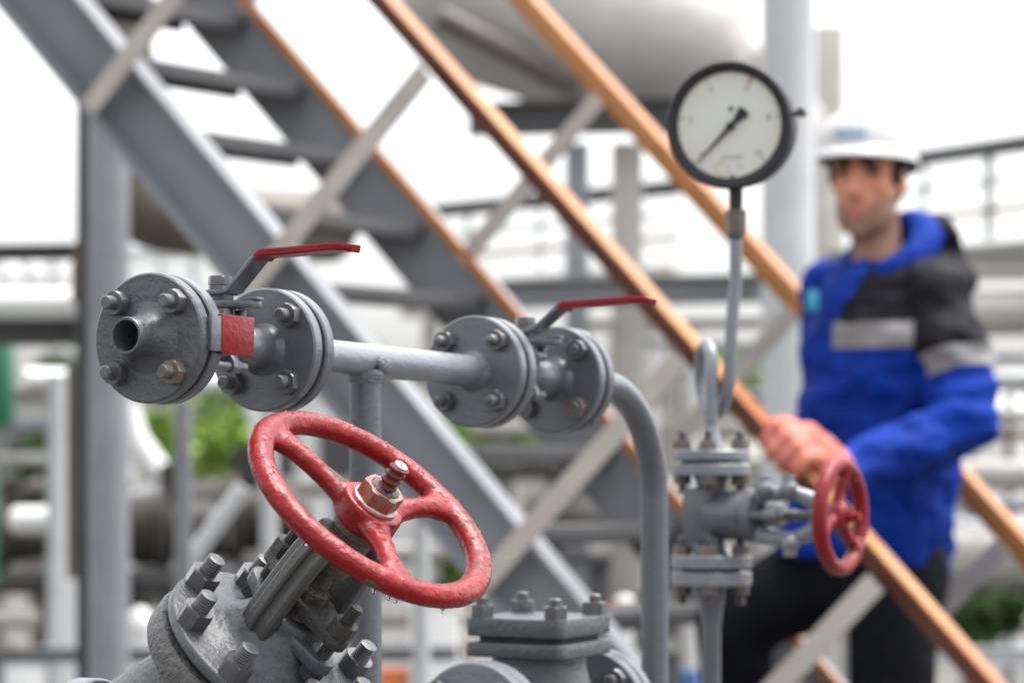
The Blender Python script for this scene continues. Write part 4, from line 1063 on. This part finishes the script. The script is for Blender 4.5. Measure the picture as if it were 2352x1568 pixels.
MB().tube([down(c), V((c.x, c.y, W(0, -60, 10).z))], 0.082, 36).build('shaft', 'steel_lt', col)
MB().box(V((c.x, c.y, 0.02)), X_, V((0, 1, 0)), UP, 0.15, 0.15, 0.02, 0.003).build('base_plate', 'steel', col)
c = W(1905, 300, 15)
tag(MB().box(V((c.x, c.y, W(0, 62, 15).z / 2)), X_, V((0, 1, 0)), UP, 0.062, 0.06, W(0, 62, 15).z / 2, 0.004).build('rusty_column', 'cream', None), 'cream rust streaked column to the right of the pale grey column', 'column')
# galleries with railings
def gallery(name, label, x0, y0, x1, y1, d0, d1, n_, hr, mat, deckmat, midmats=('steel_lt', 'steel_lt')):
    t = thing(name, label, 'railing', down(W((x0 + x1) / 2, 0, (d0 + d1) / 2)))
    p, q_ = W(x0, y0, d0), W(x1, y1, d1)
    MB().bar(p, q_, UP, 0.075, 0.06, 0.003).build('top_rail', mat, t)
    for k, mm in zip((0.36, 0.68), midmats):
        MB().bar(p - UP * hr * k, q_ - UP * hr * k, UP, 0.025, 0.025).build('mid_rail', mm, t)
    for i in range(n_):
        c = p.lerp(q_, (i + 0.4 + random.uniform(-.28, .28)) / n_); wd_ = random.choice((0.02, 0.03, 0.045))
        MB().bar(c - UP * 0.03, c - UP * hr, X_, wd_, 0.03).build('railing_post', 'steel_lt', t)
    MB().bar(p - UP * (hr + 0.10), q_ - UP * (hr + 0.10), UP, 0.16, 0.10, 0.004).build('deck_edge', deckmat, t)
    for f_ in (0.1, 0.9):
        c = p.lerp(q_, f_); MB().bar(V((c.x, c.y, c.z - hr - 0.18)), V((c.x, c.y, 0)), X_, 0.09, 0.09).build('deck_leg', deckmat, t)
gallery('gallery_railing', 'far railing with dark top beam right of the worker', 2060, 372, 2560, 300, 16, 14, 3, 0.42, 'steel_dk', 'steel', ('steel_lt', 'rust'))
gallery('gallery_railing', 'far railing with dark top beam seen between the stair rails', 930, 492, 1560, 430, 17, 16, 5, 0.36, 'steel_dk', 'cream', ('steel_lt', 'rust'))
gallery('gallery_railing', 'very far pale railing behind the left column', 250, 590, 640, 572, 20, 20, 5, 0.3, 'steel_lt', 'white', ('steel_lt', 'steel_lt'))
beam('steel_beam', 'beige girder behind the shoulder of the worker at the right edge', 'beam', W(1900, 612, 13), W(2700, 604, 12.5), 0.12, 0.12, 'insul')
pipe('product_pipe', 'thick beige pipe at the right edge level with the chest of the worker', 'pipe', [W(1800, 726, 13), W(2800, 710, 12.5)], 0.09, 'insul')
pipe('product_pipe', 'white pipe at the right edge level with the elbow of the worker', 'pipe', [W(1850, 872, 15), W(2700, 862, 15)], 0.03, 'steel_lt')
pipe('product_pipe', 'beige pipe at the right edge above the far handrail end', 'pipe', [W(1950, 1082, 12.6), W(2700, 1100, 12)], 0.058, 'insul')
pipe('product_pipe', 'thin grey pipe at the right edge under the beige pipe', 'pipe', [W(1950, 1150, 12.2), W(2700, 1165, 12)], 0.026, 'steel')
pipe('product_pipe', 'fat beige pipe at the right edge level with the hips of the worker', 'pipe', [W(1900, 1268, 12.5), W(2700, 1280, 12.0)], 0.098, 'insul')
tag(MB().lathe(W(2275, 1060, 20), UP, [(-1.2, 0.26), (0.32, 0.26), (0.40, 0.2), (0.43, 0.02)], 40).build('white_tank', 'white', None), 'white upright tank at the right edge behind the elbow of the worker', 'tank')
pipe('fence_post', 'thin grey post at the right edge in front of the white tank', 'post', [down(W(2318, 1000, 17)), W(2318, 905, 17)], 0.025, 'steel')
beam('pipe_rack_beam', 'low grey beam at the right edge beside the green bush', 'beam', W(2050, 1500, 12), W(2700, 1512, 12), 0.06, 0.07, 'steel_lt')
# pale vertical pipes behind the middle of the stairs
for x0, r, y0, mat, lab in ((1420, .045, 760, 'cream', 'cream standpipe left of the siphon tube, leftmost of four'), (1490, .04, 770, 'white', 'white standpipe left of the siphon tube, second of four'), (1545, .03, 740, 'cream', 'thin cream standpipe left of the siphon tube'), (1590, .045, 760, 'white', 'white standpipe nearest the siphon tube')):
    pipe('standpipe', lab, 'pipe', [down(W(x0, 1000, 14.5)), W(x0, y0, 14.5)], r, mat, 'pale standpipes behind the stairs')
beam('pipe_rack_beam', 'pale horizontal beam on top of the cream standpipes', 'beam', W(1340, 748, 14.2), W(1790, 742, 14.2), 0.05, 0.06, 'cream')
beam('pipe_rack_beam', 'grey horizontal beam just under the crossing girder', 'beam', W(1460, 790, 13.6), W(1850, 800, 13.4), 0.035, 0.05, 'steel_lt')
tag(MB().lathe(W(1700, 1130, 15), UP, [(-1.4, 0.22), (0.15, 0.22), (0.22, 0.16), (0.25, 0.02)], 36).build('cream_tank', 'cream', None), 'cream upright tank behind the small red handwheel', 'tank')
machine(1300, 1200, 12.5, 0.16, 'grey brown pump under the stair treads')
machine(1480, 1440, 11.0, 0.10, 'dark small pump behind the downturned pipe')
tag(MB().lathe(W(1420, 1440, 10.5), UP, [(-0.6, 0.035), (0.06, 0.035), (0.085, 0.02)], 20).build('marker_post', 'org_p', None), 'orange marker post behind the square covered valve', 'post')
tag(MB().lathe(W(1436, 1440, 10.3), UP, [(-0.6, 0.028), (0.09, 0.028), (0.10, 0.015)], 20).build('marker_post', 'white', None), 'white marker post beside the orange one', 'post')
for x0, y0, s_, mat, lab in ((905, 1575, .055, 'org_p', 'red orange crate low behind the pipe leg'), (1575, 1570, .05, 'blue_p', 'blue drum low behind the gauge line pipe'), (60, 1560, .07, 'white', 'white crate at the lower left edge'), (1000, 1440, .09, 'white', 'white crate behind the square covered valve'), (1500, 1540, .07, 'steel_lt', 'pale grey crate behind the bent pipe')):
    c = W(x0, y0, 12)
    t = MB()
    if 'drum' in lab:
        t.lathe(V((c.x, c.y, 0)), UP, [(0, s_), (c.z * .33, s_), (c.z * .34, s_ * 1.04), (c.z * .36, s_), (c.z * .7, s_), (c.z * .71, s_ * 1.04), (c.z * .73, s_), (c.z + s_, s_), (c.z + s_, s_ * 0.9)], 28)
    else:
        t.box(V((c.x, c.y, (c.z + s_) / 2)), X_, V((0, 1, 0)), UP, s_, s_, (c.z + s_) / 2, 0.012)
        t.box(V((c.x, c.y, c.z + s_)), X_, V((0, 1, 0)), UP, s_ * 1.06, s_ * 1.06, 0.012, 0.004)
    tag(t.build('drum' if 'drum' in lab else 'crate', mat, None), lab, 'drum' if 'drum' in lab else 'crate')

def rack(label, x0, x1, d, rows, nleg, group=None):
    c = W((x0 + x1) / 2, 0, d); t = thing('pipe_rack', label, 'pipe rack', down(c))
    ytop = min(y for y, _, _ in rows) - 25
    for i in range(nleg):
        xx = x0 + (x1 - x0) * (i + 0.5) / nleg + random.uniform(-20, 20); p = W(xx, ytop, d + 0.18)
        MB().bar(down(p), p, X_, 0.07, 0.07).build('leg', 'steel', t)
    for y, rr_, mat in rows:
        p, q_ = W(x0, y + random.uniform(-6, 6), d), W(x1, y + random.uniform(-6, 6), d)
        MB().tube([p, q_], rr_, 18).build('pipe', mat, t)
        for i in range(3):
            k = p.lerp(q_, random.uniform(.1, .9))
            if random.random() < 0.6: MB().lathe(k - X_ * 0.02, X_, [(0, rr_ * 1.7), (0.04, rr_ * 1.7)], 20).build('flange', mat, t)
rack('pipe rack with brown and white pipes low behind the gate valve', -150, 1080, 15.5, ((1120, .03, 'insul_brown'), (1270, .045, 'insul'), (1350, .03, 'mach'), (1420, .05, 'cream'), (1500, .03, 'rust')), 6)
rack('pipe rack with grey and cream pipes behind the downturned pipe', 1080, 1760, 15.0, ((905, .03, 'steel'), (985, .045, 'cream'), (1080, .03, 'mach'), (1190, .05, 'insul'), (1300, .04, 'steel_dk'), (1400, .03, 'insul_brown')), 5)
rack('pipe rack with rusty and pale pipes beyond the worker', 1850, 2600, 16.5, ((820, .03, 'steel'), (955, .04, 'insul'), (1000, .025, 'rust'), (1210, .04, 'steel_lt'), (1350, .05, 'mach'), (1450, .03, 'cream')), 5)
rack('narrow pipe rack at far left behind the white pipes', -250, 240, 16, ((905, .03, 'insul_brown'), (970, .05, 'steel'), (1050, .03, 'cream')), 3)

# shrubs and trees
def bush(name, label, px, py, d, rx, rz, nleaf, mat, group='green shrubs and trees beyond the plant', ls=0.06):
    c = W(px, py, d); t = thing(name, label, 'shrub' if name == 'shrub' else 'tree', down(c), group)
    m = MB()
    blobs = [(V((random.uniform(-.6, .6) * rx, random.uniform(-.5, .5) * rx, random.uniform(-.6, .6) * rz)), random.uniform(.35, .6)) for _ in range(9)]
    for _ in range(nleaf):
        b, k = random.choice(blobs)
        dv = V((random.gauss(0, 1), random.gauss(0, 1), random.gauss(0, 1))).normalized() * random.uniform(.55, 1.0)
        p = c + b + V((dv.x * rx * k, dv.y * rx * k, dv.z * rz * k))
        if p.z < 0.02: continue
        X, Y, A = orth(V((random.gauss(0, 1), random.gauss(0, 1), random.gauss(0, 1) + .6)))
        s_ = ls * random.uniform(.6, 1.3)
        vs = [m.bm.verts.new(p + X * s_), m.bm.verts.new(p + Y * s_ * .5), m.bm.verts.new(p - X * s_), m.bm.verts.new(p - Y * s_ * .5)]
        m.bm.faces.new(vs)
    m.build('crown', mat, t, smooth=False)
    m = MB()
    base_ = down(c)
    for i in range(4):
        b = blobs[i][0]
        m.tube([base_ + V((0.02 * i, 0, 0)), base_.lerp(c + b * 0.6, 0.5) + V((0, 0.02 * i, 0)), c + b * 0.9], [0.04, 0.025, 0.008], 8)
    m.build('trunk', 'bark', t)
bush('shrub', 'bright green shrub just right of the left column', 365, 1020, 24, 0.24, 0.32, 1400, 'leaf')
bush('shrub', 'bright green shrub behind the upper left of the handwheel', 525, 1020, 25, 0.30, 0.30, 1600, 'leaf')
bush('shrub', 'green shrub low at left behind the dark pump', 90, 1110, 22, 0.28, 0.40, 1400, 'leaf_dk')
bush('shrub', 'light green shrub under the last manifold flanges', 1150, 1000, 26, 0.34, 0.26, 1500, 'leaf')
bush('shrub', 'green shrub at the lower right behind the handrail post', 2250, 1425, 14, 0.22, 0.15, 1400, 'leaf_dk', ls=0.04)
bush('shrub', 'low green shrub seen through the handwheel opening', 1030, 1290, 17, 0.14, 0.25, 900, 'leaf', ls=0.04)
bush('shrub', 'low dark green shrub left of the gate valve bonnet', 340, 1350, 16, 0.16, 0.12, 800, 'leaf_dk', ls=0.04)
random.seed(11)
for i in range(9):
    x0 = -250 + i * 330
    bush('tree', ('pale far tree at the far left', 'far tree behind the left column', 'far tree behind the first ball valve', 'far tree behind the straight pipe', 'far tree behind the stair foot', 'far tree behind the downturned pipe', 'far tree behind the gauge line', 'far tree behind the worker', 'far tree at the right edge')[i], x0, 930 + (i % 3) * 30, 60, 1.6, 1.5, 1500, 'leaf_dk' if i % 2 else 'leaf', ls=0.16)

# far white buildings
for i, (x0, x1, y1, d, mat, lab) in enumerate(((-300, 320, 900, 45, 'cream', 'long cream shed far behind the left column'), (560, 1000, 880, 48, 'white', 'white shed far behind the straight pipe'), (1150, 1700, 860, 46, 'cream', 'cream shed far behind the stairs'), (1900, 2700, 880, 45, 'white', 'white shed far behind the worker'))):
    p, q_ = W(x0, y1, d), W(x1, y1, d)
    t = thing('shed', lab, 'building', down((p + q_) / 2), 'far sheds')
    c = (p + q_) / 2; hx = (q_.x - p.x) / 2
    MB().box(V((c.x, c.y + 2, p.z / 2)), X_, V((0, 1, 0)), UP, hx, 2, p.z / 2).build('wall', mat, t)
    MB().prism([(-hx - .2, 0), (hx + .2, 0), (hx + .2, 0.12), (-hx - .2, 0.12)], V((c.x, c.y + 2, p.z)), X_, UP, V((0, 1, 0)), -2.2, 2.2).build('roof', 'steel_lt', t)
    nwin = max(3, int(hx * 1.3))
    for k in range(nwin):
        xx = c.x - hx + (k + .5) * 2 * hx / nwin
        MB().box(V((xx, c.y - 0.02, p.z * .6)), X_, V((0, 1, 0)), UP, .3, .04, .35).build('window', 'steel_dk', t)

# ground
g = MB(); gs = 1500
vs = [g.bm.verts.new(p) for p in (V((-gs, -200, 0)), V((gs, -200, 0)), V((gs, 3000, 0)), V((-gs, 3000, 0)))]
g.bm.faces.new(vs)
stuff(g.build('ground', 'ground', None), 'structure')
